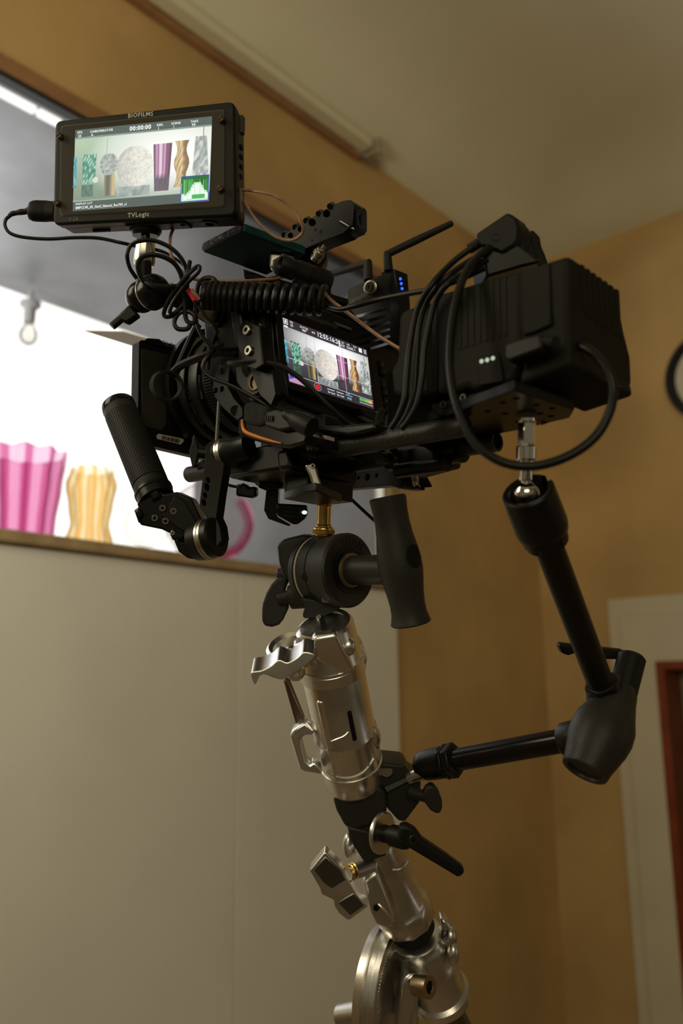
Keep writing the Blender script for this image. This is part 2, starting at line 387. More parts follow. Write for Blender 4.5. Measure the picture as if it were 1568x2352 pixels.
# ------------------------------------------------------------------ bulb and glass shades in the niche
pb = RM.on(Y, dn-.10, 70, 695)
t = thing('light_bulb', 'clear light bulb in a grey socket hanging at the back of the bright niche', 'light bulb', pb)
kb = K(1, pb); dn_ = Vector((0, 0, -1))
b = B(); b.cyl(pb+Vector((0, 0, .05)), pb, 5*kb); b.lathe(pb, dn_, [(0, 24*kb), (8*kb, 24*kb), (14*kb, 14*kb), (48*kb, 13*kb), (50*kb, 11*kb)], 24); b.build('socket', mat('grey socket', (.22, .21, .2), .5), t)
b = B(); b.lathe(pb, dn_, [(50*kb, 10*kb), (60*kb, 14*kb), (72*kb, 20*kb), (84*kb, 21*kb), (96*kb, 16*kb), (103*kb, 6*kb), (104*kb, .5*kb)], 24, cap=False); b.build('glass_envelope', tinted_glass('clear bulb glass', (.86, .85, .82), .25), t)
def shade(name, label, cxp, topy, boty, halfs, yoff, rgb, rgb2, ribs, amp, dark, group=None):
    "ribbed open glass shade standing on the niche shelf; halfs: (t, half width px) from top to bottom"
    top = RM.on(Y, yoff, cxp, topy); k = K(1, top); base = Vector((top.x, top.y, RM.w(0, 0, zb).z+.02)); hh = top.z-base.z; n = ribs*12; vs = []; pr = []
    fine = []
    for i in range(len(halfs)-1):
        (t0, r0), (t1, r1) = halfs[i], halfs[i+1]
        for q in range(5): fine.append((t0+(t1-t0)*q/5, r0+(r1-r0)*(3*(q/5)**2-2*(q/5)**3)))
    fine.append(halfs[-1])
    for lay in (1, .93):
        for tt, r in fine:
            for i in range(n):
                a = 2*math.pi*i/n; w_ = r*k*lay*(1+amp*math.cos(ribs*a)); dz = tt*hh - (math.cos(ribs*a)*.012*hh if tt == 0 else 0)
                vs.append(Vector((top.x+math.cos(a)*w_, top.y+math.sin(a)*w_, top.z-dz)))
    m = len(fine); fs = []
    for L in (0, 1):
        for j in range(m-1):
            for i in range(n): fs.append((L*m*n+j*n+i, L*m*n+j*n+(i+1) % n, L*m*n+(j+1)*n+(i+1) % n, L*m*n+(j+1)*n+i))
    for i in range(n): fs.append((i, (i+1) % n, m*n+(i+1) % n, m*n+i))
    bb = B().add(vs, fs); per = n//ribs
    for q in range(len(fs)): bb.m[q] = 1 if (fs[q][0] % n) % per < dark else 0
    o = bb.build(name, [tinted_glass(name+' glass', rgb, .08), tinted_glass(name+' dark rib', rgb2, .08)], angle=60); return tag(o, label, 'glass lampshade', group)
shade('magenta_glass_bowl', 'magenta ribbed glass lampshade at the left end of the niche shelf', 62, 1042, 1210, [(0, 88), (.3, 80), (.7, 70), (1, 64)], .22, (.97, .77, .88), (.80, .42, .62), 10, .05, 4)
shade('amber_glass_bowl', 'amber waisted glass lampshade right of the magenta one in the niche', 212, 1080, 1225, [(0, 46), (.18, 56), (.4, 48), (.6, 42), (.8, 52), (1, 60)], .24, (.995, .955, .85), (.95, .76, .46), 10, .06, 4)
def globe(cxp, cyp, rpx, yoff, rgb, label, stripe=None):
    c = RM.on(Y, yoff, cxp, cyp); r = K(rpx, c); t = thing('glass_globe', label, 'glass lampshade', c - Vector((0, 0, r)))
    b = B(); vs = []; n, m = 48, 26
    pr = [(-math.cos(math.pi*j/m)*r, math.sin(math.pi*j/m)*r*(1+.012*(j % 2))+1e-4) for j in range(m+1)]
    b.lathe(c, Vector((0, 0, 1)), pr, n, 0, cap=False); b.build('bowl', tinted_glass('clear globe glass'+label[:6], rgb, .03), t)
    if stripe:
        b = B(); d = (CAM-c).normalized(); x, y, z = axes_from(d, Vector((0, 0, 1)))
        pts = []
        for q in ((566, 1140), (563, 1165), (555, 1192), (543, 1216), (526, 1240), (508, 1262), (490, 1278)):
            v = RM.on(Y, yoff-r*.45, *q)-c; pts.append(c + v.normalized()*r*1.0)
        b.tube(pts, r*.13, 8, 0, 4); b.build('pink_band', tinted_glass('pink band', (.86, .40, .54), .05), t)
    return t
globe(476, 1200, 94, .36, (.86, .83, .84), 'clear round glass lampshade with a slanting pink band behind the side handle', (-.85, -.5))
globe(338, 1205, 52, .25, (.97, .96, .93), 'clear cut glass lampshade between the amber one and the side handle')
# ------------------------------------------------------------------ screens
def lerp3(a, b, t): return tuple(x+(y-x)*t for x, y in zip(a, b))
class Canvas:
    "flat lit picture: unit square mapped on four corner points (ll, lr, ur, ul)"
    def __init__(s, ll, lr, ur, ul, nrm):
        s.q = (ll, lr, ur, ul); s.n = nrm; s.b = B(); s.b.c = []; s.k = 0; s.asp = ((lr-ll).length+(ur-ul).length)/((ul-ll).length+(ur-lr).length)
    def w(s, u, v, lift):
        ll, lr, ur, ul = s.q; return ll*(1-u)*(1-v)+lr*u*(1-v)+ur*u*v+ul*(1-u)*v + s.n*lift
    def poly(s, pts, cols, lift=None):
        if lift is None: s.k += 1; lift = s.k*2.5e-6
        if not isinstance(cols[0], (tuple, list)): cols = [cols]*len(pts)
        s.b.add([s.w(u, v, lift) for u, v in pts], [tuple(range(len(pts)))]); s.b.c.append([lin(c) for c in cols])
    def rect(s, u0, v0, u1, v1, c): s.poly([(u0, v0), (u1, v0), (u1, v1), (u0, v1)], c)
    def grid(s, u0, v0, u1, v1, nu, nv, fn):
        s.k += 1; L = s.k*2.5e-6
        for i in range(nu):
            for j in range(nv):
                p = [(u0+(u1-u0)*(i+a)/nu, v0+(v1-v0)*(j+c)/nv) for a, c in ((0, 0), (1, 0), (1, 1), (0, 1))]
                s.poly(p, [fn((q[0]-u0)/(u1-u0), (q[1]-v0)/(v1-v0)) for q in p], L)
    def text(s, t, u, v, h, c, align='CENTER', bold=0, sx=1):
        vs, fs = text_mesh(t, align, bold); s.k += 1; L = s.k*2.5e-6; k = h*1.4
        pts = [s.w(u+x*k/s.asp*sx, v+y*k, L) for x, y in vs]; s.b.add(pts, fs); s.b.c += [[lin(c)]*len(f) for f in fs]
    def vase(s, u, v0, v1, prof, n, fn, rows=8):
        "striped glass: prof(t) half width, fn(i, j) colour"
        fine = rows; col = [[fn(min(i, n-1), min(j, rows-1)) for j in range(rows+1)] for i in range(n+1)]
        for j in range(rows):
            s.k += 1; L = s.k*2.5e-6; t0, t1 = j/rows, (j+1)/rows
            for i in range(n):
                a, c = -1+2*i/n, -1+2*(i+1)/n
                p = [(u+a*prof(t0), v0+(v1-v0)*t0), (u+c*prof(t0), v0+(v1-v0)*t0), (u+c*prof(t1), v0+(v1-v0)*t1), (u+a*prof(t1), v0+(v1-v0)*t1)]
                s.poly(p, [col[i][j], col[i+1][j], col[i+1][j+1], col[i][j+1]], L)
    def line(s, p, q, wd, c):
        dx, dy = (q[0]-p[0])*s.asp, q[1]-p[1]; L = math.hypot(dx, dy) or 1; nx, ny = -dy/L*wd/s.asp, dx/L*wd
        s.poly([(p[0]+nx, p[1]+ny), (q[0]+nx, q[1]+ny), (q[0]-nx, q[1]-ny), (p[0]-nx, p[1]-ny)], c)
    def build(s, name, parent): return s.b.build(name, screen_mat(), parent, smooth=False)
rnd = random.Random(3)
def glow(c, cx_, cy_, lo, mid, hi, rx, ry):
    def f(u, v):
        d = math.hypot((u-cx_)/rx, (v-cy_)/ry); t = max(0, 1-d)
        return lerp3(lerp3(lo, mid, min(1, v*1.1)), hi, min(1, 1.25*t**.6) if t > 0 else 0)
    return f
def still_life(cv, u0, v0, u1, v1, wash):
    "the row of glass shades as the screens show it"
    U = lambda u: u0+(u1-u0)*u
    V = lambda v: v0+(v1-v0)*v
    D = lambda c: tuple(min(255, x*(1-wash)+w_*wash) for x, w_ in zip(c, (236, 252, 238)))
    W = (u1-u0)
    # shelf reflection zone
    # teal slice, green vase
    cv.vase(U(.008), V(.22), V(.72), lambda t: .012*W, 3, lambda i, j: D(rnd.choice([(60, 150, 170), (110, 190, 200), (40, 100, 120)])), 9)
    cv.vase(U(.115), V(.27), V(.74), lambda t: (.046+.008*t)*W, 9, lambda i, j: D((170, 225, 200) if (i+j) % 2 == 0 and rnd.random() < .55 else rnd.choice([(60, 120, 95), (45, 100, 78), (75, 135, 110)])), 11)
    cv.vase(U(.105), V(.06), V(.25), lambda t: .044*W, 6, lambda i, j: D(rnd.choice([(70, 95, 85), (80, 110, 95), (60, 80, 72)])), 3)
    cv.poly([(U(.165)+.022*W*math.cos(a*.5236), V(.32)+.05*(v1-v0)*math.sin(a*.5236)) for a in range(12)], D((225, 215, 195)))
    cv.line((U(.247), V(.97)), (U(.243), V(.72)), .0025, D((120, 120, 115)))
    # small clear globe on brass foot
    cv.vase(U(.27), V(.05), V(.40), lambda t: .04*W, 5, lambda i, j: D([(150, 130, 85), (90, 85, 70), (70, 70, 62), (120, 110, 80), (200, 165, 110)][i]), 2)
    cv.vase(U(.262), V(.38), V(.72), lambda t: .066*W*math.sqrt(max(.03, 1-(2*t-1)**2*.85)), 10, lambda i, j: D(rnd.choice([(150, 155, 148), (190, 195, 188), (120, 125, 118), (170, 172, 165)])), 10)
    # large faceted globe
    def big(i, j):
        m = min(1, .3+i/22); k = rnd.choice([.92, .97, 1.0, 1.05, 1.1]); k *= 1.08 if (i+j) % 2 else .93
        return D(tuple(min(255, x*k) for x in lerp3((165, 160, 152), (238, 228, 216), m)))
    cv.vase(U(.455), V(.16), V(.80), lambda t: .135*W*math.sqrt(max(.05, 1-(2*t-1)**2*.93)), 22, big, 22)
    cv.vase(U(.45), V(.02), V(.17), lambda t: .12*W, 12, lambda i, j: D(rnd.choice([(150, 158, 155), (180, 186, 182), (120, 128, 126)])), 2)
    # magenta
    cv.vase(U(.655), V(.06), V(.80), lambda t: (.052+.016*t)*W, 11, lambda i, j: D([(70, 40, 62), (120, 62, 100), (200, 150, 185), (140, 60, 110), (240, 205, 228), (235, 190, 220), (150, 66, 116), (215, 160, 195), (110, 50, 90), (130, 62, 100), (72, 42, 62)][i] if j > 2 else rnd.choice([(70, 58, 66), (88, 66, 82)])), 8)
    # amber
    cv.vase(U(.795), V(.10), V(.82), lambda t: (.044+.012*math.cos(t*11+.6))*W, 8, lambda i, j: D([(120, 84, 48), (190, 140, 80), (225, 190, 130), (160, 108, 58), (240, 215, 165), (200, 150, 92), (150, 100, 56), (110, 78, 48)][(i+(j % 2)) % 8]), 10)
    # clear stacked glass
    cv.line((U(.945), V(1.0)), (U(.945), V(.86)), .006, D((120, 122, 118)))
    cv.vase(U(.93), V(.12), V(.86), lambda t: (.062-.022*t)*W, 7, lambda i, j: D(rnd.choice([(125, 130, 125), (215, 219, 213), (170, 175, 169), (145, 150, 144)])), 15)
# ------------------------------------------------------------------ field monitor
MC = [P(122, 518, .712), P(541, 497, .676), P(537, 231, .676), P(126, 276, .712)]    # front corners ll lr ur ul
mx = ((MC[1]-MC[0])+(MC[2]-MC[3])).normalized(); mu = ((MC[3]-MC[0])+(MC[2]-MC[1])); mn = mx.cross(mu).normalized(); mu = mn.cross(mx)
MO = (MC[0]+MC[1]+MC[2]+MC[3])/4
MF = Frame(MO, mx, mu, mn)     # z towards the viewer
def mon(pts, z=0): return [MF.on(Z, z, *p) for p in pts]
def rounded(c, r, n=4):
    "corner points (world) with rounded corners"
    out = []; m = len(c)
    for i in range(m):
        a, b_, d = c[i-1], c[i], c[(i+1) % m]; u = (a-b_).normalized(); v = (d-b_).normalized()
        for k in range(n+1):
            t = k/n; out.append((b_+u*r)*(1-t)**2 + b_*2*t*(1-t) + (b_+v*r)*t*t)
    return out
mt = thing('field_monitor', 'black on-camera field monitor showing glass shades, held above on a ball arm', 'monitor', MO - mu*.045)
front = mon([(121, 517), (541, 496), (538, 231), (126, 277)])
b = B(); b.prism(rounded(front, .006), mn*-.011); fcase = b.build('front_case', PL, mt, .002)
back = [p*.985 + MO*.015 - mn*.010 for p in rounded(front, .005)]
b = B(); b.prism(back, mn*-.017); b.build('rear_shell', mat('grey monitor shell', (.075, .072, .068), .5, .2, .1, 900), mt, .002)
rim = mon([(137, 496), (514, 475), (515, 251), (139, 289)], .0004)
b = B(); b.prism(rounded(rim, .003), mn*-.004); b.build('glass_rim', mat('screen guard rim', (.10, .09, .07), .35, .3), mt)
gl = mon([(139, 494), (512, 473.5), (513, 253), (141, 291)], .0008)
b = B(); b.prism(rounded(gl, .003), mn*-.004); b.build('screen_guard', mat('screen guard', (.045, .039, .03), .3), mt)
cc = mon([(167, 485.5), (480, 462), (487, 267), (173, 299)], .001)
cv = Canvas(*cc, mn)
cv.rect(0, 0, 1, 1, (98, 108, 100)); cv.grid(0, .12, 1, .885, 24, 14, glow(cv, .72, .62, (140, 158, 138), (186, 206, 178), (255, 255, 250), .62, .75))
still_life(cv, 0, .12, 1, .885, .26)
cv.grid(.30, .36, .88, .80, 1, 1, lambda u, v: (240, 255, 240)) if False else None
for v in (.885, .897, .112, .122): cv.rect(0, v, 1, v+.004, (205, 220, 208))
cw = (250, 255, 250)
cv.text('00:00:00', .487, .946, .052, cw, bold=.03); cv.text('FPS', .036, .962, .03, cw, bold=.02); cv.text('25', .036, .92, .03, cw, bold=.02)
cv.text('CAM', .138, .958, .028, cw, bold=.02); cv.text('A', .13, .918, .03, cw, bold=.02); cv.text('OPERATOR', .224, .957, .028, cw, bold=.02)
cv.text('REEL', .63, .958, .026, cw, bold=.02); cv.text('1', .62, .918, .03, cw, bold=.02); cv.text('SCENE', .745, .958, .026, cw, bold=.02); cv.text('1', .73, .918, .03, cw, bold=.02); cv.text('TAKE', .877, .958, .026, cw, bold=.02); cv.text('99', .872, .918, .032, cw, bold=.02)
cv.text('DISPLAY LUT', .022, .084, .025, cw, 'LEFT', .02); cv.text('BMPCC4K_6K_Gen5_Natural_Rec709_v1', .022, .036, .032, cw, 'LEFT', .02, .8)
cv.rect(.796, .01, .996, .315, (60, 80, 200)); cv.rect(.801, .018, .991, .305, (206, 236, 208)); cv.rect(.801, .235, .991, .305, (60, 120, 60))
for i in range(40):
    u = .803+.188*i/40; h = .02+.16*math.exp(-((i-23)/10)**2)+rnd.random()*.03; a = min(.3, .06+h*1.1)
    cv.rect(u, a, u+.0047, .285-rnd.random()*.03, rnd.choice([(60, 140, 60), (90, 175, 90), (40, 105, 45), (120, 190, 120)])); cv.rect(u, .03+rnd.random()*.02, u+.0047, a*.8, rnd.choice([(236, 252, 240), (250, 255, 250), (215, 240, 215)]))
for i in range(5): cv.rect(.86+.02*i+rnd.random()*.02, .04, .87+.02*i+.02, .09, (90, 185, 100))
cv.build('lit_display', mt)
for nme, p in (('TVLogic', (318, 493.5)), ('F-5A', (170, 504)), ('BIOFILMS', (323, 264.5))):
    b = B(); b.text(nme, MF.on(Z, .0001, *p), mx, mu, {'T': .0052, 'F': .004, 'B': .0050}[nme[0]], 0, 'CENTER', .012, .0002)
    if nme[0] == 'B':
        lb = mon([(301, 269), (346, 264.5), (346, 257), (301, 261.5)], .0002); B().prism(rounded(lb, .0007), mn*-.002).build('name_label', mat('label black', (.035, .033, .03), .6), mt); b.v = [v+mn*.0002 for v in b.v]
    b.build('printed_name', [GTX if nme[0] == 'F' else WTX], mt)
for p in ((140, 315), (134, 468), (511, 277), (508, 436)):
    c = MF.on(Z, .001, *p); t_ = B(); t_.lathe(c, mn, [(0, .0027), (.0035, .0027), (.0043, .0022)], 20); t_.box(Frame(c+mn*.0042, mx*.8+mu*.6, mu*.8-mx*.6, mn), (-.0024, .0024), (-.0004, .0004), (-.0001, .0002), 1); t_.build('guard_screw', [mat('dark brass screw', (.12, .085, .05), .35, .7), HOLE], fcase)
# right side of the monitor: vents and ports, underside details
sx = MF.loc(front[len(front)//4+1]).x
b = B(); a_ = MF.loc(MF.on(Z, 0, 539, 380)); hx = a_.x-.0008
for q in (.012, .004, -.004, -.012): b.box(MF, (hx-.004, hx+.0006), (q-.0015+.004, q+.0015+.004), (-.019, -.014))
b.build('side_port', HOLE, mt); b = B(); b.box(MF, (hx-.004, hx+.0008), (.028, .042), (-.022, -.016)); b.build('side_mark', mat('dim side print', (.06, .055, .05), .6), mt)
b = B(); b.box(MF, (hx-.004, hx+.0008), (-.040, -.018), (-.021, -.014)); b.build('side_socket', mat('dull steel plate', (.3, .27, .22), .45, .6), mt, .0006)
yb = MF.loc(MF.on(Z, 0, 330, 508)).y
b = B(); b.box(MF, (-.018, .036), (yb-.001, yb+.004), (-.022, -.006)); mplate = b.build('mount_plate', PL, mt, .001)
for x_ in (-.012, .031): bolt('plate_screw', MF.w(x_, yb-.0006, -.013), -mu, .0022, mplate, [BK, HOLE])
b = B(); b.box(MF, (-.053, -.038), (yb+.0002, yb+.004), (-.020, -.0165)); b.build('slot', HOLE, mt)
b = B(); b.lathe(MF.w(.054, yb+.001, -.014), -mu, [(0, .0065), (.002, .0065), (.002, .004), (.0005, .004)], 24); b.build('socket_ring', BKS, mt)
# plug on its left side
t = thing('monitor_plug', 'black ribbed power plug pushed into the left side of the field monitor', 'plug', P(95, 485, .72))
a, c = P(128, 486, .722), P(66, 484, .724); d = (c-a); k = K(1, a)
b = B(); pr = [(0, 24*k), (20*k, 25*k)]
for i in range(6): pr += [((20+i*5)*k, 25.5*k), ((22.5+i*5)*k, 25.5*k), ((22.6+i*5)*k, 24*k), ((24.9+i*5)*k, 24*k)]
pr += [(52*k, 25*k), (60*k, 22*k), (64*k, 14*k)]
b.lathe(a, d, pr, 24, 0, True, 0, None, 1, .7); b.build('plug_body', PL, t)
b = B(); pts = [(66, 483), (58, 486), (48, 487), (38, 489), (28, 491), (20, 496)]
b.tube([P(x, y, .724) for x, y in pts], [7.5*k, 6.5*k, 7*k, 5.5*k, 6*k, 4*k], 10); b.build('strain_relief', RB, t)
# ------------------------------------------------------------------ monitor arm
zA = .712
t = thing('ball_joint_arm', 'black double ball arm with silver collars carrying the field monitor', 'monitor arm', P(330, 690, .72))
ka = zA/FPX
disc = MF.w(.0, yb-.001, -.013); disc = P(334, 514, zA+.004)
b = B(); ax_ = P(335, 600, zA+.006)-P(334, 514, zA+.004)
pr = [(0, 35*ka), (20*ka, 35*ka), (28*ka, 30*ka)]
x, y, z = axes_from(ax_, RT); vs = []
b.lathe(disc, ax_, pr, 40)
for i in range(40):
    an = 2*math.pi*i/40; q = disc + (x*math.cos(an)+y*math.sin(an))*35*ka; b.cyl(q+z*2*ka, q+z*19*ka, 1.6*ka, n=6)
b.build('knurled_nut', BK, t)
b = B(); b.cyl(P(334, 535, zA), P(334, 556, zA), 10*ka); b.build('pin', BKS, t)
b = B(); b.lathe(P(334, 550, zA), P(331, 606, zA+.004)-P(334, 550, zA), [(0, 20*ka), (4*ka, 22*ka), (42*ka, 25*ka), (50*ka, 25*ka), (58*ka, 23*ka)], 10); b.build('silver_collar', NIK, t, .0004, label='silver faceted collar')
b = B(); b.cyl(P(331, 600, zA), P(330, 668, zA+.003), 17*ka); b.build('post', BK, t)
ja, jb = P(356, 668, .700), P(318, 690, .716)
dj = (jb-ja)
b = B(); b.lathe(P(370, 660, .694), dj, [(0, 20*ka), (4*ka, 30*ka), (14*ka, 37*ka), (30*ka, 40*ka), (40*ka, 40*ka)], 32); b.build('upper_joint', PLG, t)
b = B(); b.lathe(P(370, 660, .694)+dj.normalized()*41*ka, dj, [(0, 39.5*ka), (3*ka, 39.5*ka)], 32); b.build('joint_ring', NIK, t)
b = B(); b.sphere(P(325, 682, .716), 37*ka, 28); b.build('joint_ball', PLG, t)
b = B(); b.lathe(P(371, 661, .693), -dj, [(-2*ka, 17*ka), (1*ka, 17*ka), (1*ka, 12*ka), (3*ka, 11*ka), (3*ka, 7*ka), (-1*ka, 6*ka)], 24); b.build('joint_cap', BK, t)
b = B(); vpr(b, [(296, 698), (318, 722), (290, 742), (273, 735), (270, 722)], .712, .012); b.build('lever_boss', PL, t, .002)
b = B(); b.cyl(P(292, 720, .718), P(257, 750, .714), 10*ka, 9*ka); b.build('lever', PL, t)
b = B(); b.cyl(P(385, 672, .706), P(452, 703, .722), 24*ka, 25*ka); b.build('forearm', BK, t)
b = B(); b.lathe(P(452, 702, .722), P(498, 722, .734)-P(452, 702, .722), [(0, 22*ka), (3*ka, 25*ka), (30*ka, 29*ka), (44*ka, 29*ka), (48*ka, 26*ka)], 10); b.build('silver_collar', NIK, t, .0004, label='silver faceted collar')
b = B(); b.lathe(P(495, 720, .732), P(535, 734, .744)-P(495, 720, .732), [(0, 27*ka), (3*ka, 31*ka), (26*ka, 31*ka), (28*ka, 24*ka), (44*ka, 22*ka)], 32); b.build('mount_nut', BK, t)
# ------------------------------------------------------------------ cinema camera body
ct = thing('cinema_camera', 'black cinema camera body with a lit rear touchscreen of glass shades', 'camera', RG.w(0, .03, -.06))
bd = on(Y, .012, [(575, 672), (640, 672), (760, 712), (845, 752), (896, 776), (921, 804), (930, 845), (932, 968), (880, 992), (760, 962), (668, 925), (620, 890), (592, 830)])
b = B(); b.prism(bd, RG.a[1]*.068); b.build('camera_body', PL, ct, .004, 3)
b = B(); hump = on(Y, .02, [(640, 690), (665, 650), (760, 668), (800, 700), (840, 750), (760, 716)]); b.prism(hump, RG.a[1]*.05); b.build('top_plate', PL, ct, .003)
g = on(Y, .006, [(618, 705), (640, 700), (758, 744), (845, 783), (860, 800), (884, 948), (872, 962), (758, 928), (660, 896), (640, 872)])
b = B(); b.prism(rounded(g, .004, 3), RG.a[1]*.012); b.build('screen_frame', BK, ct, .0015)
cs = on(Y, .002, [(629, 700), (853, 785), (874, 958), (762, 922), (656, 890), (646, 872)])
b = B(); b.prism(rounded(cs, .003, 3), RG.a[1]*.008); b.build('screen_panel', mat('screen glass black', (.008, .008, .009), .25), ct, .001)
nb = -RG.a[1]; cc = on(Y, .0015, [(664, 877.5), (858.5, 940.5), (842, 803), (647.3, 728)]); cs_x = (cc[1]-cc[0]).normalized(); cs_y = nb.cross(cs_x)
cv = Canvas(*cc, nb)
cv.rect(0, 0, 1, 1, (58, 52, 56)); cv.grid(0, .135, 1, .86, 24, 14, glow(cv, .58, .80, (62, 58, 62), (112, 112, 114), (255, 255, 255), .62, .58))
still_life(cv, 0, .135, 1, .86, 0)
lg = (205, 205, 208)
for v in (.86, .135, .38, .63): cv.rect(0, v, 1, v+.008, lg)
for u in (.335, .665): cv.rect(u, .135, u+.005, .86, lg)
cv.text('12:55:16:20', .52, .935, .072, (250, 250, 255), bold=.025)
cv.rect(.008, .905, .055, .99, (240, 240, 245)); cv.rect(.014, .918, .049, .978, (60, 55, 60)); cv.poly([(.0315+.012*math.cos(i*.785), .948+.024*math.sin(i*.785)) for i in range(8)], (240, 240, 245))
cv.rect(.008, .855, .05, .885, (235, 235, 238))
for tx, u, v, h in (('FPS', .097, .968, .03), ('25', .097, .92, .04), ('SHUTTER', .235, .955, .028), ('180°', .235, .91, .04), ('IRIS', .34, .935, .03), ('ISO', .69, .955, .028), ('320', .685, .905, .04), ('WB', .755, .955, .028), ('5200K', .775, .905, .04), ('TINT', .84, .96, .026), ('5', .835, .91, .036)): cv.text(tx, u, v, h, (235, 235, 240), bold=.02)
cv.rect(.635, .915, .657, .965, (230, 230, 235)); cv.rect(.635, .872, .657, .905, (230, 230, 235))
cv.rect(.888, .905, .928, .975, (245, 245, 248))
for i in range(3): cv.rect(.952, .91+.026*i, .984, .922+.026*i, (245, 245, 248))
cv.poly([(.0, .012), (.0, .13), (.02, .10), (.03, .06), (.05, .10), (.07, .09), (.12, .08), (.17, .03), (.21, .012)], (196, 150, 190)); cv.poly([(.004, .05), (.008, .13), (.016, .12), (.022, .06)], (40, 70, 200)); cv.poly([(.03, .08), (.04, .13), (.055, .12), (.05, .08)], (40, 60, 180)); cv.poly([(.08, .10), (.1, .125), (.17, .045), (.15, .045)], (120, 60, 50))
for r, c_ in ((.062, (150, 150, 155)), (.052, (45, 40, 45)), (.040, (226, 40, 48))): cv.poly([(.318+r/1.45*math.cos(i*.393), .07+r*math.sin(i*.393)) for i in range(16)], c_)
for i, tx in enumerate(('No Card', 'No Card', '01:22')):
    u = .475+.108*i; cv.rect(u-.045, .085, u+.04, .1, (200, 200, 204) if i < 2 else (60, 190, 235)); cv.text(tx, u, .045, .032, (240, 240, 244), bold=.02, sx=.88)
cv.text('1 SSD', .68, .122, .022, (200, 220, 235), bold=.02)
for i in range(12):
    u = .82+.0145*i; c_ = (90, 190, 110) if i < 5 else (160, 190, 100) if i < 8 else (220, 190, 130) if i < 11 else (230, 60, 60)
    cv.rect(u, .075, u+.0138, .125, c_); cv.rect(u, .035, u+.006, .058, (225, 225, 228))
cv.build('lit_touchscreen', ct)
b = B(); q = RG.on(Y, .0015, 738, 735); b.text('Blackmagicdesign', q, cs_x, cs_y, .0052, 0, 'CENTER', 0, .0002); b.build('printed_name', [mat('dim gold print', (.10, .075, .04), .5)], ct)
b = B(); b.prism(on(Y, .006, [(768, 738), (806, 752), (809, 760), (775, 748)]), RG.a[1]*.004); b.build('tally_window', mat('grey tally window', (.10, .10, .09), .35), ct, .0006)
for i, (x_, y_) in enumerate(((876, 838), (880, 854), (880, 884), (884, 902), (886, 922), (889, 940))):
    q = RG.on(Y, .009, x_, y_); b = B(); b.box(Frame(q, cs_x, cs_y, nb), (-.0042, .0042), (-.0032, .0032), (-.006, .0015)); b.text('O>=QM.'[i], q, cs_x, cs_y, .0035, 1, 'CENTER', .01, .0018); b.build('round_edged_button', [PL, GTX], ct)
bolt('corner_screw', RG.on(Y, .001, 862, 955), nb, .0042, ct, [mat('brown steel', (.22, .16, .11), .4, .8), HOLE])
b = B(); b.prism(on(Y, -.002, [(830, 936), (862, 944), (880, 965), (862, 968), (836, 955)]), RG.a[1]*.01); b.build('corner_bracket', BK, ct, .001)
# left side of the body: ports and doors
rl_ = RG.loc(RG.on(Y, .012, 592, 830)).x
b = B(); b.prism(on(X, rl_-.0, [(520, 700), (590, 690), (625, 900), (575, 930), (540, 880)]), RG.a[0]*.02); b.build('side_wall', PL, ct, .003)
q = RG.on(X, rl_-.001, 592, 878); b = B(); b.lathe(q, -RG.a[0], [(0, .011), (.003, .011), (.003, .0085), (.0005, .0085)], 24, 0); b.lathe(q, -RG.a[0], [(.001, .0075), (.0035, .0075), (.0035, .0065), (.0015, .0065)], 24, 1); b.build('audio_socket', [BK, mat('dull bronze ring', (.16, .12, .07), .4, .9)], ct)
q = RG.on(X, rl_-.001, 600, 862); b = B(); b.lathe(q, -RG.a[0], [(0, .0055), (.0025, .005), (.0025, .003), (0, .003)], 20); b.build('headphone_socket', BK, ct)
# cage
gt = thing('camera_cage', 'black metal cage plate with two steel bolts on the left side of the camera', 'camera cage', RG.on(X, rl_-.012, 570, 800))
b = B(); b.prism(on(X, rl_-.016, [(547, 742), (566, 734), (596, 748), (604, 838), (585, 850), (556, 838), (546, 800)]), RG.a[0]*.014); sbr = b.build('side_bracket', BKS, gt, .0012)
for p in ((569, 759), (573, 806)): bolt('cap_bolt', RG.on(X, rl_-.0165, *p), -RG.a[0], .0042, sbr)
b = B(); b.prism(on(X, rl_-.006, [(548, 700), (600, 690), (632, 905), (622, 930), (596, 905), (575, 850)]), RG.a[0]*.006, [on(X, rl_-.006, [(594, 740), (602, 748), (605, 772), (600, 778), (594, 768)]), on(X, rl_-.006, [(596, 792), (604, 788), (608, 818), (604, 826), (598, 818)])]); b.build('slotted_plate', BK, gt)
b = B(); b.prism(on(X, rl_-.0055, [(593, 738), (603, 746), (606, 826), (598, 826)]), RG.a[0]*.001); b.build('pale_backing', mat('pale plate', (.30, .28, .23), .6), gt)
b = B(); b.prism(on(Z, RG.loc(RG.on(Y, .02, 700, 668)).z, [(556, 690), (640, 655), (800, 700), (730, 740)]), RG.a[2]*.006); b.build('top_bracket', BKS, gt, .001)
b = B(); b.prism(on(Y, .016, [(545, 690), (575, 682), (600, 690), (628, 880), (610, 900), (575, 850), (556, 760)]), RG.a[1]*.012); b.build('rear_upright', BK, gt, .002)
R_, F_, U_ = RG.a
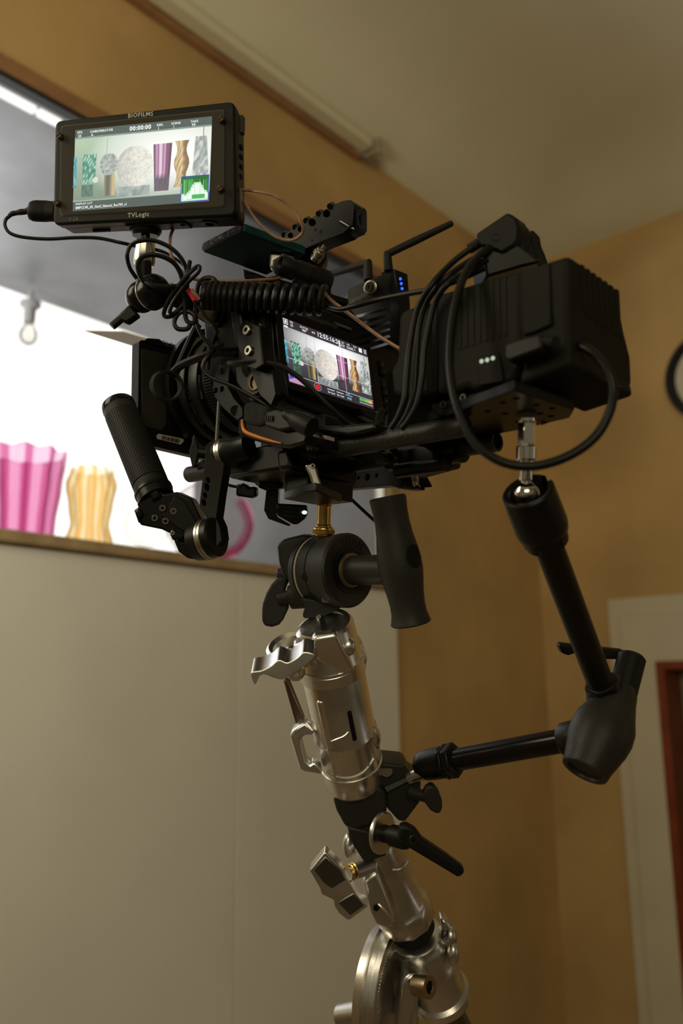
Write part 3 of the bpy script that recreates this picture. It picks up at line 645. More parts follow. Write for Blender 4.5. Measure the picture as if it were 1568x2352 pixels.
# ------------------------------------------------------------------ lens and matte box
lt = thing('camera_lens', 'black cine lens with toothed focus ring and white ring lettering behind the matte box', 'lens', RG.w(0, .12, -.055))
b = B(); b.lathe(RG.w(0, .078, 0), F_, [(0, .036), (.012, .038), (.016, .044), (.022, .044), (.022, .0455), (.036, .0455), (.036, .047), (.044, .047)], 64, 0, cap=False); b.build('lens_barrel', BK, lt)
b = B(); b.lathe(RG.w(0, .104, 0), F_, [(0, .044), (0, .047), (.012, .047), (.012, .044)], 64, 0, cap=False)
for i in range(110):
    a = 2*math.pi*i/110; rr = R_*math.cos(a)+U_*math.sin(a); tt = R_*-math.sin(a)+U_*math.cos(a)
    b.box(Frame(RG.w(0, .104, 0)+rr*.047, tt, F_, rr), (-.0007, .0007), (0, .012), (-.001, .0018))
b.build('focus_gear', PL, lt)
b = B(); b.lathe(RG.w(0, .122, 0), F_, [(0, .044), (0, .0515), (.003, .0525), (.012, .0525), (.012, .049)], 64, 0, cap=False); b.build('front_ring', BK, lt)
b = B(); b.lathe(RG.w(0, .136, 0), F_, [(0, .048), (0, .0555), (.002, .0565), (.010, .0565), (.012, .054), (.03, .054)], 64, 0, cap=False); b.build('filter_ring', BK, lt)
def arc_text(b, txt, f, rad, a0, step, size, mi=0):
    for i, ch in enumerate(txt):
        a = math.radians(a0-step*i); e = R_*math.cos(a)+U_*math.sin(a); tg = R_*math.sin(a)-U_*math.cos(a)
        if ch != ' ': b.text(ch, RG.w(0, f, 0)+e*rad, tg, e, size, mi, 'CENTER', .012, .0003)
b = B(); arc_text(b, 'PRECISIOUS', .122, .0485, 207, 2.7, .0036); b.build('ring_lettering', WTX, lt)
b = B(); arc_text(b, 'HOLLYWOOD BLACK', .136, .0522, 234, 3.0, .0033); b.build('ring_lettering', GTX, lt)
xt = thing('matte_box', 'flat black matte box with barcode sticker and top flag in front of the lens', 'matte box', RG.w(-.01, .175, -.068))
pm = lambda pts, f=.168: on(Y, f, pts)
b = B(); b.prism(rounded(pm([(319, 779), (560, 826), (560, 1074), (315, 1016)]), .005), F_*.012, [[RG.w(0, .168, 0)+(R_*math.cos(i*.2618)+U_*math.sin(i*.2618))*.05 for i in range(24)]]); b.build('filter_frame', BK, xt, .0015)
b = B(); b.prism(pm([(324, 800), (386, 815), (382, 976), (372, 988), (336, 980), (326, 960)], .1676), F_*.001); b.build('side_panel', mat('dark grey plastic', (.035, .032, .027), .5, 0, .1, 900), xt, .0005)
b = B(); b.lathe(RG.w(0, .15, 0), F_, [(.019, .056), (.012, .062), (.0, .063), (0, .057), (.012, .056)], 64, 0, cap=False); b.build('lens_clamp_ring', BK, xt)
b = B(); b.prism(pm([(333, 781), (340, 776), (366, 778), (374, 784), (414, 795), (418, 806), (374, 797), (345, 789)], .165), F_*.016); tcl = b.build('top_clamp', BKS, xt, .0008)
b = B(); b.text('TILTA', RG.on(Y, .1648, 388, 791.5), (R_*1+U_*-.0).normalized(), U_, .0058, 0, 'CENTER', .01, .0003); b.build('printed_name', GTX, tcl)
b = B(); b.prism([RG.on(Y, .17, 345, 779), RG.on(Y, .17, 332, 789), RG.on(Y, .225, 280, 764), RG.on(Y, .225, 284, 763)], U_*.0012); zf = RG.loc(RG.on(Y, .2, 283, 763.5)).z
b.v, b.f, b.m = [], [], []; q0 = RG.on(Y, .17, 347, 780); q1 = RG.on(Y, .23, 284, 763); q2 = RG.on(Y, .33, 195, 760.5)
for a, c in ((q0, q1), (q1, q2)):
    b.prism([a, c, c+R_*.09, a+R_*.09], Vector((0, 0, .0012)))
b.build('top_flag', mat('pale flag', (.55, .53, .48), .5), xt)
for p in ((446, 795), (456, 800)):
    c = P(*p, .84); b = B(); b.cyl(c, c+U_*.006, .0035); b.build('thumb_screw', NIK, xt)
lb = pm([(359, 1001), (364, 996), (420, 1008), (423, 1011), (416, 1020), (412, 1021), (361, 1008)], .1672)
b = B(); b.prism(lb, F_*.0004); stk = b.build('barcode_sticker', LAB, xt)
b = B(); rb = random.Random(5); u = 0
while u < 1:
    w_ = rb.choice([.012, .02, .03]); p0, p1 = 373+40*u, 373+40*(u+w_)
    b.prism(pm([(p0, 1000.5+(p0-373)*.22), (p1, 1000.5+(p1-373)*.22), (p1-1.5, 1009+(p1-373)*.22), (p0-1.5, 1009+(p0-373)*.22)], .1669), F_*.0002); u += w_+rb.choice([.014, .022, .035])
for i in range(9): b.prism(pm([(372+4.4*i, 1010.5+.97*i), (375+4.4*i, 1011.2+.97*i), (374.6+4.4*i, 1013+.97*i), (371.6+4.4*i, 1012.3+.97*i)], .1669), F_*.0002)
b.build('bars', HOLE, stk)
t = tag(B().cyl(P(505, 890, .775), P(497, 1012, .78), K(4, P(500, 950, .78)), n=4).build('support_strip', mat('dull grey strip', (.20, .185, .165), .5)), 'thin pale grey vertical strip between lens rings and the side handle joint', 'strip')
# perforated cage arm
t = thing('perforated_arm', 'black curved arm with a row of round holes beside the lens rings', 'rigging arm', RG.on(X, -.07, 520, 900))
ar = [(503, 772), (510, 766), (530, 772), (527, 830), (523, 888), (537, 915), (556, 935), (556, 958), (545, 966), (512, 938), (492, 912), (487, 892), (490, 870), (501, 842), (505, 800)]
b = B(); b.prism(on(X, -.07, ar), R_*.009, [circ(RG, X, -.07, *p) for p in ((514, 789, 6), (512, 832, 6.5), (510, 852, 6.5), (495, 897, 6), (509, 894, 6))]); b.build('arm_plate', BKS, t, .0008)
b = B(); b.cyl(RG.on(X, -.0705, 541, 943), RG.on(X, -.066, 541, 943), .0045); b.build('pivot', HOLE, t)
b = B(); b.cyl(P(500, 765, .77), P(560, 790, .76), .005); b.cyl(P(505, 760, .768), P(520, 770, .768), .007); b.cyl(P(540, 775, .76), P(556, 792, .758), .007); b.build('clamp_screw', BK, t)
# ------------------------------------------------------------------ baseplate, rods, clamps
bt = thing('rod_baseplate', 'black baseplate holding two rods under the camera, on the brass spigot', 'baseplate', RG.w(0, 0, -.128))
b = B(); b.box(RG, (-.044, .044), (.0, .075), (-.104, -.080)); b.build('base_block', BK, bt, .003)
b = B(); b.box(RG, (-.03, .03), (-.03, .05), (-.082, -.058)); b.build('riser', PL, bt, .003)
b = B(); b.prism(on(Z, -.128, [(651, 1147), (732, 1161), (784, 1153), (726, 1128), (694, 1132)]), U_*.007); b.build('mount_plate', BK, bt, .001)
b = B(); b.prism(on(X, -.02, [(652, 1088), (674, 1082), (674, 1138), (652, 1146)]), R_*.012); b.prism(on(X, .012, [(690, 1080), (730, 1074), (730, 1128), (690, 1136)]), R_*.01); b.build('plate_upright', PL, bt, .001)
b = B(); vpr(b, [(541, 1113), (563, 1110), (570, 1119), (588, 1117), (589, 1139), (577, 1144), (541, 1139)], .76, .02); b.build('release_lever', BKS, bt, .002)
b = B(); vpr(b, [(601, 1100), (650, 1092), (650, 1120), (612, 1128), (590, 1118)], .765, .03); b.build('lower_clamp', BK, bt, .002)
b = B(); vpr(b, [(699, 1070), (706, 1064), (720, 1064), (727, 1076), (737, 1112), (730, 1116), (718, 1116), (711, 1092)], .690, .006); slv = b.build('silver_lever', NIK, bt, .0015, label='silver locking lever')
bolt('lever_bolt', P(718, 1070, .6895), -FW, K(6, P(718, 1070, .69)), slv)
b = B(); b.box(RG, (-.022, .034), (-.005, .02), (-.121, -.105)); b.build('dovetail', BK, bt, .001)
def rod(name, label, r, f0, f1, u):
    t_ = thing(name, label, 'rod', RG.w(r, f0, u), 'rods under the camera')
    b = B(); b.pipe(RG.w(r, f0, u), RG.w(r, f1, u), .0077, .0058, 32); b.build('tube', mat('carbon tube', (.022, .021, .018), .34, 0, .5, 700, .35, 400), t_)
    b = B(); b.cyl(RG.w(r, f0+.004, u), RG.w(r, f0+.006, u), .0058); b.cyl(RG.w(r, f1-.006, u), RG.w(r, f1-.001, u), .0076); b.build('end_cap', PL, t_)
rod('carbon_rod', 'upper left carbon rod crossing under the rear touchscreen toward the battery', -.03, -.172, .152, -.090)
rod('carbon_rod', 'lower right carbon rod with open hollow end below the battery plate', .03, -.158, .12, -.0875)
b = B(); b.prism(on(X, -.047, [(632, 1035), (662, 1028), (668, 1076), (636, 1082)]), R_*.03); b.prism(on(X, -.043, [(545, 1050), (632, 1040), (636, 1080), (560, 1090)]), R_*.03); b.build('rod_socket', BK, bt, .004, 3)
t = thing('rod_clamp', 'black rod clamp with two curved straps and a round knob below the button column', 'rod clamp', P(890, 1070, .67))
b = B(); b.tube([P(880, 940, .70), P(868, 960, .695), P(866, 990, .69), P(872, 1025, .685), P(888, 1058, .685)], K(9, P(880, 1000, .69)), 4, 0, 5); b.tube([P(905, 945, .69), P(893, 965, .685), P(893, 1000, .68), P(902, 1030, .68), P(918, 1050, .68)], K(11, P(900, 1000, .68)), 4, 0, 5); b.build('strap', PL, t, .001)
b = B(); b.cyl(P(890, 1050, .685), P(872, 1054, .668), K(14, P(874, 1054, .67)), e=.001); b.build('knob', mat('worn black metal', (.05, .05, .045), .4, .5, .1, 500), t)
b = B(); b.prism(on(X, .015, [(908, 1030), (1000, 1015), (1000, 1060), (910, 1085)]), R_*.035); b.build('clamp_body', BK, t, .003)
t = thing('rod_bracket', 'black tubular bracket around the lower right carbon rod left of its open end', 'rod clamp', RG.w(.03, -.09, -.1))
b = B(); b.lathe(RG.w(.03, -.125, -.0885), F_, [(0, .009), (0, .0115), (.02, .0115), (.021, .010), (.075, .010)], 32); b.build('sleeve', BKS, t)
b = B(); b.lathe(RG.w(.02, -.118, -.1015), F_, [(0, .005), (.0, .0065), (.05, .0065)], 24); b.build('lower_tube', BKS, t)
# unit with green light below the baseplate
t = thing('wireless_unit', 'small ribbed black unit with a glowing pale green light hanging below the baseplate', 'receiver box', P(660, 1205, .79))
b = B(); vpr(b, [(634, 1156), (704, 1160), (706, 1180), (699, 1192), (682, 1205), (672, 1204), (636, 1184)], [.775, .782, .782, .782, .78, .78, .775], .022); b.build('unit_body', PLG, t, .0015)
b = B(); vpr(b, [(612, 1112), (640, 1105), (638, 1160), (634, 1186), (666, 1205), (664, 1209), (616, 1192), (606, 1172)], .785, .022); b.build('mount_clip', PLG, t, .0015)
b = B()
for i in range(3): vpr(b, [(655+6*i*0+i*-3, 1163+i*9), (690-i*3, 1169+i*9), (692-i*3, 1173+i*9), (655-i*3, 1167+i*9)], .7735+.002, .002)
b.build('rib', BKS, t)
b = B(); c = P(699, 1177, .7775); b.sphere(c, K(6, c), 14, sc=(1, .75, .4)); b.build('status_light', emis('pale green light', (.55, 1, .85), 1.6), t)
# right hand arm with holes and rosette
t = thing('handle_arm', 'black perforated handle arm behind the rods, ending in a silver-ringed rosette at right', 'handle arm', RG.on(X, .10, 965, 1120))
ar = [(720, 1128), (722, 1110), (770, 1094), (900, 1066), (950, 1062), (958, 1122), (940, 1124), (915, 1122), (896, 1115), (800, 1122)]
b = B(); b.prism(on(X, .095, ar), R_*.012, [circ(RG, X, .095, *p) for p in ((784, 1105, 3.5), (804, 1101, 7), (823, 1098, 3.5), (844, 1096, 7), (865, 1092, 4))]); b.build('arm_bar', BK, t, .001)
ck = RG.on(X, .095, 935, 1094); d = (RT*.92 + UP*.05 - FW*.38).normalized(); kk = K(1, ck)
b = B(); b.lathe(ck, d, [(-6*kk, 30*kk), (14*kk, 31*kk), (18*kk, 29*kk)], 36); b.build('rosette_hub', BK, t)
b = B(); b.lathe(ck+d*18*kk, d, [(0, 28*kk), (1*kk, 29.5*kk), (5*kk, 29.5*kk), (6*kk, 27*kk), (8*kk, 28*kk), (13*kk, 28*kk), (14*kk, 26*kk)], 36); b.build('rosette_ring', NIK, t, label='silver toothed ring')
b = B(); q = ck+d*33*kk; b.prism([q+UP*26*kk-d*2*kk, q+UP*26*kk+d*22*kk, q+UP*5*kk+d*10*kk, q-UP*28*kk+d*28*kk, q-UP*28*kk-d*2*kk], FW*.012); b.build('wing_knob', PL, t, .0015)
# ------------------------------------------------------------------ side handle at left
t = thing('camera_side_grip', 'black rubber side handle with bolted mount block, hanging from a perforated arm', 'side handle', P(480, 1285, .70))
g0, g1 = P(274, 938, .775), P(352, 1128, .725); gd = g1-g0; kg = .75/FPX; L = gd.length
b = B(); pr = [(0, 36*kg), (4*kg, 39*kg)]; n = 60
for i in range(34):
    t0 = 26*kg+(L-48*kg)*i/34; st = (L-48*kg)/34
    pr += [(t0, 39.5*kg), (t0+st*.62, 39.5*kg), (t0+st*.7, 38.3*kg), (t0+st*.98, 38.3*kg)]
pr += [(L-20*kg, 40*kg), (L, 40*kg)]
b.lathe(g0, gd, pr, 60)
x, y, z = axes_from(gd, RT)
for i in range(44):
    a = 2*math.pi*i/44; e = x*math.cos(a)+y*math.sin(a); b.box(Frame(g0+e*39.2*kg, x*-math.sin(a)+y*math.cos(a), gd.normalized(), e), (-1.6*kg, 1.6*kg), (24*kg, L-24*kg), (-1*kg, .9*kg))
b.build('rubber_grip', RB, t)
b = B(); b.lathe(g0-gd.normalized()*14*kg, gd, [(0, 34*kg), (3*kg, 39*kg), (18*kg, 40*kg), (22*kg, 38*kg)], 48); b.build('end_cap', PLG, t)
b = B(); b.lathe(g1-gd.normalized()*4*kg, gd, [(0, 40*kg), (3*kg, 43*kg), (10*kg, 43*kg), (12*kg, 41*kg), (30*kg, 40*kg)], 48); b.build('grip_ring', BKS, t)
b = B(); vpr(b, [(318, 1165), (313, 1157), (338, 1122), (360, 1118), (374, 1134), (405, 1130), (440, 1146), (462, 1192), (470, 1226), (452, 1256), (420, 1262), (400, 1230), (371, 1216), (322, 1206), (306, 1172)], [.713]*15, .026)
mblk = b.build('mount_block', BKS, t, .003, 3)
b = B(); vpr(b, [(372, 1186), (400, 1140), (424, 1152), (450, 1196), (456, 1222), (436, 1230), (405, 1212)], .7115, .004); b.build('relief_panel', BK, t, .001)
b = B(); vpr(b, [(338, 1128), (356, 1118), (372, 1140), (350, 1154)], .709, .02); vpr(b, [(308, 1176), (318, 1164), (328, 1180), (318, 1204)], .709, .02); b.build('clamp_jaw', BKS, t, .002)
for p in ((374, 1167), (399, 1174), (356, 1190), (381, 1197)): bolt('mount_bolt', P(*p, .7125), -FW, K(8, P(*p, .712)), mblk, [mat('dark bolt', (.13, .11, .09), .4, .8), HOLE])
b = B(); vpr(b, [(388, 1224), (396, 1212), (404, 1222), (426, 1228), (420, 1238), (396, 1242)], .706, .006); b.build('ratchet_lever', BKS, t, .0015)
bolt('lever_bolt', P(397, 1224, .7055), -FW, K(5, P(397, 1224, .706)), t)
b = B(); vpr(b, [(398, 1240), (450, 1250), (462, 1228), (472, 1262), (450, 1286), (430, 1282), (410, 1268)], .708, .02); b.build('rosette_plate', BKS, t, .0015)
for p in ((411, 1260, 3), (426, 1266, 4), (443, 1259, 3)):
    c = P(p[0], p[1], .7078); b = B(); b.cyl(c, c+FW*.001, K(p[2], c), n=14); b.build('plate_hole', HOLE, t)
dr_ = (RT*.86 + UP*.22 - FW*.42).normalized(); c = P(470, 1240, .712); kk = K(1, c)
b = B(); b.lathe(c, dr_, [(-24*kk, 44*kk), (2*kk, 48*kk)], 40); b.build('rosette_hub', BK, t)
b = B(); b.lathe(c+dr_*2*kk, dr_, [(0, 46*kk), (2*kk, 48*kk), (6*kk, 48*kk), (7*kk, 45*kk), (9*kk, 45*kk), (10*kk, 47*kk), (15*kk, 47*kk), (16*kk, 45*kk)], 40); b.build('rosette_ring', NIK, t, label='silver toothed ring')
b = B(); b.lathe(c+dr_*18*kk, dr_, [(0, 46*kk), (14*kk, 46*kk), (18*kk, 42*kk)], 40); b.build('outer_hub', BK, t)
fa = Frame(P(490, 1130, .69), dr_, dr_.cross(UP).normalized()*-1, UP)
t2 = thing('grip_link_bracket', 'black perforated arm joining the side handle to the baseplate, with silver-ringed top', 'handle arm', P(490, 1240, .70))
arm = [(472, 1024), (482, 1014), (500, 1012), (512, 1022), (517, 1045), (513, 1082), (504, 1135), (496, 1190), (505, 1210), (509, 1240), (490, 1262), (478, 1240), (478, 1200), (457, 1162), (466, 1090), (471, 1050)]
zz = [.735+(.70-.735)*(y-1014)/(1262-1014) for x, y in arm]
cn = P(490, 1130, .718)
b = B(); hl = []
for x_, y_, r_ in ((478, 1103, 7), (475, 1119, 9), (471, 1138, 7), (468, 1154, 8)):
    z_ = .735+(.70-.735)*(y_-1014)/(1262-1014); c0 = P(x_, y_, z_); kk_ = K(1, c0); hl.append([P(x_+r_*.62*math.cos(i*.4488)+r_*.25*math.sin(i*.4488), y_+r_*math.sin(i*.4488)-.0*r_, .735+(.70-.735)*(y_+r_*math.sin(i*.4488)-1014)/248) for i in range(14)])
b.prism([P(x, y, q) for (x, y), q in zip(arm, zz)], (FW*.9+RT*.45)*.011, hl); b.build('arm_bar', BKS, t2, .001)
c = P(505, 1046, .742); kk = K(1, c)
b = B(); b.lathe(c, dr_, [(-14*kk, 30*kk), (6*kk, 36*kk)], 40); b.build('rosette_hub', BK, t2)
b = B(); b.lathe(c+dr_*6*kk, dr_, [(0, 34*kk), (1*kk, 36*kk), (5*kk, 36*kk), (6*kk, 34*kk), (8*kk, 34*kk), (9*kk, 36*kk), (14*kk, 36*kk), (15*kk, 33*kk)], 40); b.build('rosette_ring', NIK, t2, label='silver toothed ring')
b = B(); b.lathe(c+dr_*21*kk, dr_, [(0, 37*kk), (14*kk, 37*kk), (30*kk, 30*kk), (60*kk, 30*kk)], 36); b.build('mount_boss', BK, t2)
b = B(); vpr(b, [(443, 1000), (447, 998), (452, 1015), (456, 1036), (452, 1055), (449, 1074), (441, 1073), (436, 1050), (434, 1036), (440, 1018)], .735, .010); b.cyl(P(445, 1036, .74), P(475, 1042, .74), K(13, P(455, 1040, .74))); b.cyl(P(462, 1060, .74), P(468, 1076, .74), .006); b.build('wing_knob', PL, t2, .0015)
# ------------------------------------------------------------------ focus motor
t = thing('focus_motor', 'black lens motor unit with a thin orange stripe below the perforated arm', 'focus motor', RG.on(X, -.07, 620, 1020))
mo = [(545, 966), (552, 958), (612, 962), (690, 985), (706, 1000), (700, 1018), (660, 1028), (610, 1020), (570, 1008), (545, 998)]
b = B(); b.prism(on(X, -.072, mo), R_*.045); b.build('motor_body', PLG, t, .004, 3)
b = B(); b.tube([RG.on(X, -.0735, x, y) for x, y in ((556, 964), (557, 978), (564, 992), (590, 1003), (620, 1012), (645, 1018))], [K(2, RG.on(X, -.07, 600, 1000))*q for q in (1.4, 2.0, 2.4, 2, 1.5, .6)], 8); b.build('orange_stripe', ORG, t, label='orange curved stripe')
b = B(); b.prism(on(X, -.075, [(556, 926), (575, 920), (612, 934), (608, 975), (590, 980), (563, 974), (555, 962)]), R_*.03); b.build('fabric_cover', VEL, t, .004, 3)
b = B(); b.prism(on(X, -.078, [(610, 945), (632, 938), (668, 948), (668, 985), (640, 990), (606, 978)]), R_*.02); b.build('connector_block', PL, t, .002)
b = B()
for i in range(4): b.box(Frame(RG.on(X, -.079, 611+i*4.5, 961), F_*-1, U_, -R_), (-.0005, .0005), (-.0022, .0022), (-.0005, .0006))
b.build('grip_rib', BKS, t)
a, c = RG.on(X, -.082, 656, 952), RG.on(X, -.075, 720, 985); d = c-a; kk = K(1, a)
b = B(); b.lathe(a, d, [(-4*kk, 10*kk), (4*kk, 12*kk), (10*kk, 12*kk), (12*kk, 14*kk), (22*kk, 15*kk), (24*kk, 19*kk), (50*kk, 24*kk), (80*kk, 24*kk)], 20); b.build('cable_plug', PL, t)
b = B(); b.prism(on(X, -.05, [(735, 1000), (748, 1000), (748, 1015), (735, 1015)]), R_*.01); b.build('pale_tab', mat('pale plastic tab', (.42, .37, .3), .5), t, .0005, label='small pale tab')
t = thing('cable_bracket', 'dark bracket with bundled cable ends below the touchscreen corner', 'bracket', RG.on(X, -.045, 770, 1000))
b = B(); b.prism(on(X, -.045, [(722, 975), (770, 978), (860, 970), (862, 986), (800, 1000), (722, 990)]), R_*.03); b.prism(on(X, -.04, [(640, 1020), (720, 1010), (722, 1030), (645, 1044)]), R_*.05); b.build('bracket_body', BK, t, .002)
b = B()
for i in range(3): b.tube([P(806+i*3, 1000-i*3, .70), P(830, 990-i*4, .695), P(862, 986-i*6, .69), P(880, 984-i*7, .69)], K(4, P(840, 990, .7)), 8)
b.build('bundled_ends', CB, t)
# ------------------------------------------------------------------ battery and its plates
XB = -.045
pt = thing('battery_plate', 'tall black battery mounting plate between the touchscreen and the big battery', 'battery plate', RG.w(0, -.135, -.07))
b = B(); b.prism(on(X, XB, [(914, 730), (920, 714), (936, 707), (990, 690), (990, 905), (930, 915), (899, 905), (896, 852), (902, 838), (910, 826)]), R_*.085); b.build('upright_plate', GRY, pt, .004, 3)
b = B(); b.prism(on(X, XB+.002, [(990, 700), (1005, 695), (1000, 900), (985, 905)]), R_*.08); b.build('lock_slot', GRY, pt, .001)
b = B(); b.prism(on(X, -.03, [(885, 855), (985, 800), (1010, 960), (890, 1005)]), R_*.06); b.build('rear_bracket', mat('dull black bracket', (.004, .004, .0035), .95, spec=.03), pt, .002)
tb = thing('large_battery', 'big ribbed black camera battery with three pale lights on its side', 'battery', RG.w(0, -.2, -.07))
fb = -.259
bo = on(Y, fb, [(1306, 584), (1322, 593), (1412, 657), (1421, 667), (1426, 715), (1436, 765), (1450, 822), (1453, 885), (1449, 892), (1424, 902), (1400, 892), (1311, 836), (1307, 700)])
b = B(); b.prism(bo, F_*.085); b.build('battery_body', GRY, tb, .005, 3)
b = B(); b.prism(on(X, XB+.001, [(1000, 676), (1050, 661), (1150, 631), (1200, 616), (1196, 845), (1175, 880), (1085, 896), (1072, 888), (1045, 900), (1000, 905)]), R_*.083); b.build('battery_front', GRY, tb, .004, 3)
b = B()
for i in range(7):
    xt_ = 1336+13.2*i; yt_ = 606+9.4*i
    b.prism(on(Y, fb-.0006, [(xt_, yt_), (xt_+7, yt_+5), (xt_+13, yt_+118), (xt_+8, yt_+112)]), F_*.002)
b.build('rear_ribs', GRY, tb, .0005)
b = B()
for i in range(8):
    xt_ = 1048+15*i; yt_ = 668-4.6*i
    b.prism(on(X, XB+.0004, [(xt_, yt_), (xt_+9, yt_-3), (xt_+11, yt_+135), (xt_+3, yt_+136)]), R_*.002)
b.build('side_ribs', GRY, tb, .0004)
b = B(); b.prism(on(X, XB+.0005, [(1200, 622), (1262, 603), (1264, 745), (1228, 762), (1200, 770)]), R_*.006); b.build('side_relief', GRY, tb, .001)
b = B(); b.prism(on(X, XB-.0008, [(1096, 822), (1142, 806), (1152, 850), (1154, 876), (1098, 886)]), R_*.004); gpan = b.build('gauge_panel', GRY, tb, .0008)
for p in ((1106, 830), (1119, 827), (1132, 823)):
    c = RG.on(X, XB-.0012, *p); b = B(); b.lathe(c, -R_, [(0, K(5, c)), (.0006, K(5, c)), (.001, K(3, c)), (.001, 0)], 16); b.build('charge_light', emis('pale charge light', (.50, .60, .44), .95), gpan)
b = B(); b.prism(on(Z, RG.loc(RG.on(Y, fb, 1311, 836)).z-.0006, [(1190, 880), (1306, 838), (1428, 890), (1330, 915)]), U_*.001); b.build('underside_label', mat('brown label', (.06, .034, .02), .6), tb)
b = B(); b.prism(on(X, XB, [(1196, 846), (1306, 806), (1311, 838), (1190, 884)]), R_*.085); b.build('battery_foot', GRY, tb, .003)
t = thing('power_plug', 'black flat power plug in the battery side, right of the three lights', 'plug', RG.on(X, XB-.008, 1200, 815))
b = B(); b.prism(on(X, XB-.014, [(1156, 790), (1180, 780), (1242, 764), (1244, 802), (1168, 830), (1156, 824)]), R_*.014); b.build('plug_body', PL, t, .002)
a, c = RG.on(X, XB-.008, 1242, 784), RG.on(X, XB-.012, 1300, 788); d = c-a; kk = K(1, a); pr = []
for i in range(6): pr += [(i*8*kk, 15*kk), ((i*8+5)*kk, 15*kk), ((i*8+5.5)*kk, 12*kk), ((i*8+7.5)*kk, 12*kk)]
b = B(); b.lathe(a, d, pr, 18, 0); b.build('strain_relief', RB, t)
zq = .545
cable('power_cable', [(1296, 790, .545), (1345, 800, .53), (1385, 835, .52), (1407, 885, .515), (1400, 945, .515), (1365, 1005, .515), (1300, 1050, .515), (1220, 1071, .515), (1145, 1058, .52), (1085, 1010, .53), (1048, 930, .54), (1033, 850, .55), (1034, 770, .56), (1047, 690, .57), (1070, 625, .58), (1098, 588, .59), (1125, 570, .60)], 10.5, 'thick black cable looping below the battery and up to the outlet box', n=12)
ch = thing('cheese_plate', 'black perforated mounting plate under the battery with a small red tab', 'mounting plate', RG.w(0, -.2, -.09))
zc = -.083
b = B(); hl = [circ(RG, Z, zc, x, y, 8, 12) for x, y in ((1155, 925), (1186, 915), (1232, 930), (1268, 938), (1240, 950), (1160, 950), (1120, 945), (1190, 968), (1265, 956))]
b.prism(on(Z, zc, [(960, 1002), (985, 968), (1100, 925), (1180, 897), (1318, 942), (1308, 960), (1190, 988), (1070, 1010), (985, 1020)]), U_*.007, hl); b.build('perforated_plate', BKS, ch, .0006)
b = B(); b.prism(on(X, XB+.004, [(986, 928), (1040, 915), (1100, 898), (1170, 880), (1178, 892), (1100, 928), (1060, 938), (1000, 958)]), R_*.07); b.build('plate_block', GRY, ch, .002)
for p in ((1020, 930), (1065, 914)): bolt('plate_screw', RG.on(X, XB+.0035, *p), -R_, .0028, ch, [BK, HOLE])
b = B(); vpr(b, [(1236, 966), (1268, 957), (1272, 966), (1246, 976)], .60, .006); b.build('red_tab', RED if False else mat('dark red plastic', (.22, .012, .012), .45), ch, .0008, label='small red tab')
# outlet box on top of the battery
t = thing('outlet_box', 'black power outlet box with three lobes on top of the battery', 'outlet box', P(1160, 630, .60))
b = B(); b.prism([P(x, y, .60) for x, y in [(1091, 541), (1094, 534), (1160, 489), (1168, 488), (1184, 500), (1192, 524), (1190, 548), (1182, 562), (1150, 582), (1140, 575), (1112, 566), (1100, 566)]], R_*.014); b.build('box_body', PL, t, .003, 3)
for i in range(3):
    dx, dy, dz = 24*i, 17*i+2, .016*i
    b = B(); vpr(b, [(1168+dx, 492+dy), (1178+dx, 492+dy), (1192+dx, 508+dy), (1196+dx, 530+dy), (1204+dx, 548+dy), (1210+dx, 566+dy), (1208+dx, 584+dy), (1186+dx, 572+dy), (1176+dx, 545+dy)], [.604+dz*.75]*9, .018); b.build('outlet_lobe', GRY, t, .003, 3)
b = B(); vpr(b, [(1108, 566), (1150, 576), (1185, 556), (1232, 592), (1246, 596), (1236, 604), (1200, 612), (1125, 634), (1117, 636), (1112, 600)], [.602]*10, .05); b.build('box_foot', BK, t, .002)
b = B(); c = P(1138, 545, .6); b.lathe(c, -FW, [(0, K(9, c)), (.0008, K(9, c)), (.0008, K(7, c)), (.0002, K(7, c))], 24); b.build('round_boss', PL, t)
b = B(); b.cyl(P(1110, 552, .606), P(1076, 573, .61), K(12, P(1090, 560, .6)), e=.0005); b.build('plug_end', RB, t)
def side_plane(pts, r):
    "depths of cable points that lie against the left side of the rig"
    return [(x, y, ((RG.on(X, r, x, y)-CAM).dot(FW))) for x, y in pts]
cs_ = [([(1082, 570, .60), (1040, 602, .598)]+side_plane([(990, 655), (957, 715), (941, 790), (934, 860), (929, 915), (914, 958), (897, 985)], -.060), 'uppermost black cable curving from the outlet box plug down to the rods'),
       ([(1112, 582, .602), (1070, 605, .598)]+side_plane([(1022, 640), (982, 690), (962, 750), (955, 830), (950, 900), (935, 950), (915, 982)], -.053), 'second black cable from the outlet box, hugging the first one down to the rods'),
       ([(1118, 596, .602), (1075, 622, .598)]+side_plane([(1030, 650), (1000, 692), (984, 750), (974, 805), (970, 860), (958, 925), (938, 965), (922, 985)], -.057), 'third black cable from the outlet box, nearest the battery ribs')]
for p, l in cs_: cable('power_cable', p, 7.5, l, n=10)
cable('power_cable', [(1120, 612, .606), (1060, 640, .608), (1000, 662, .612), (940, 674, .63), (870, 688, .65), (815, 703, .66), (780, 710, .67), (752, 704, .68)], 6.5, 'thin black lead running level from the outlet box to the coiled cable', n=10)
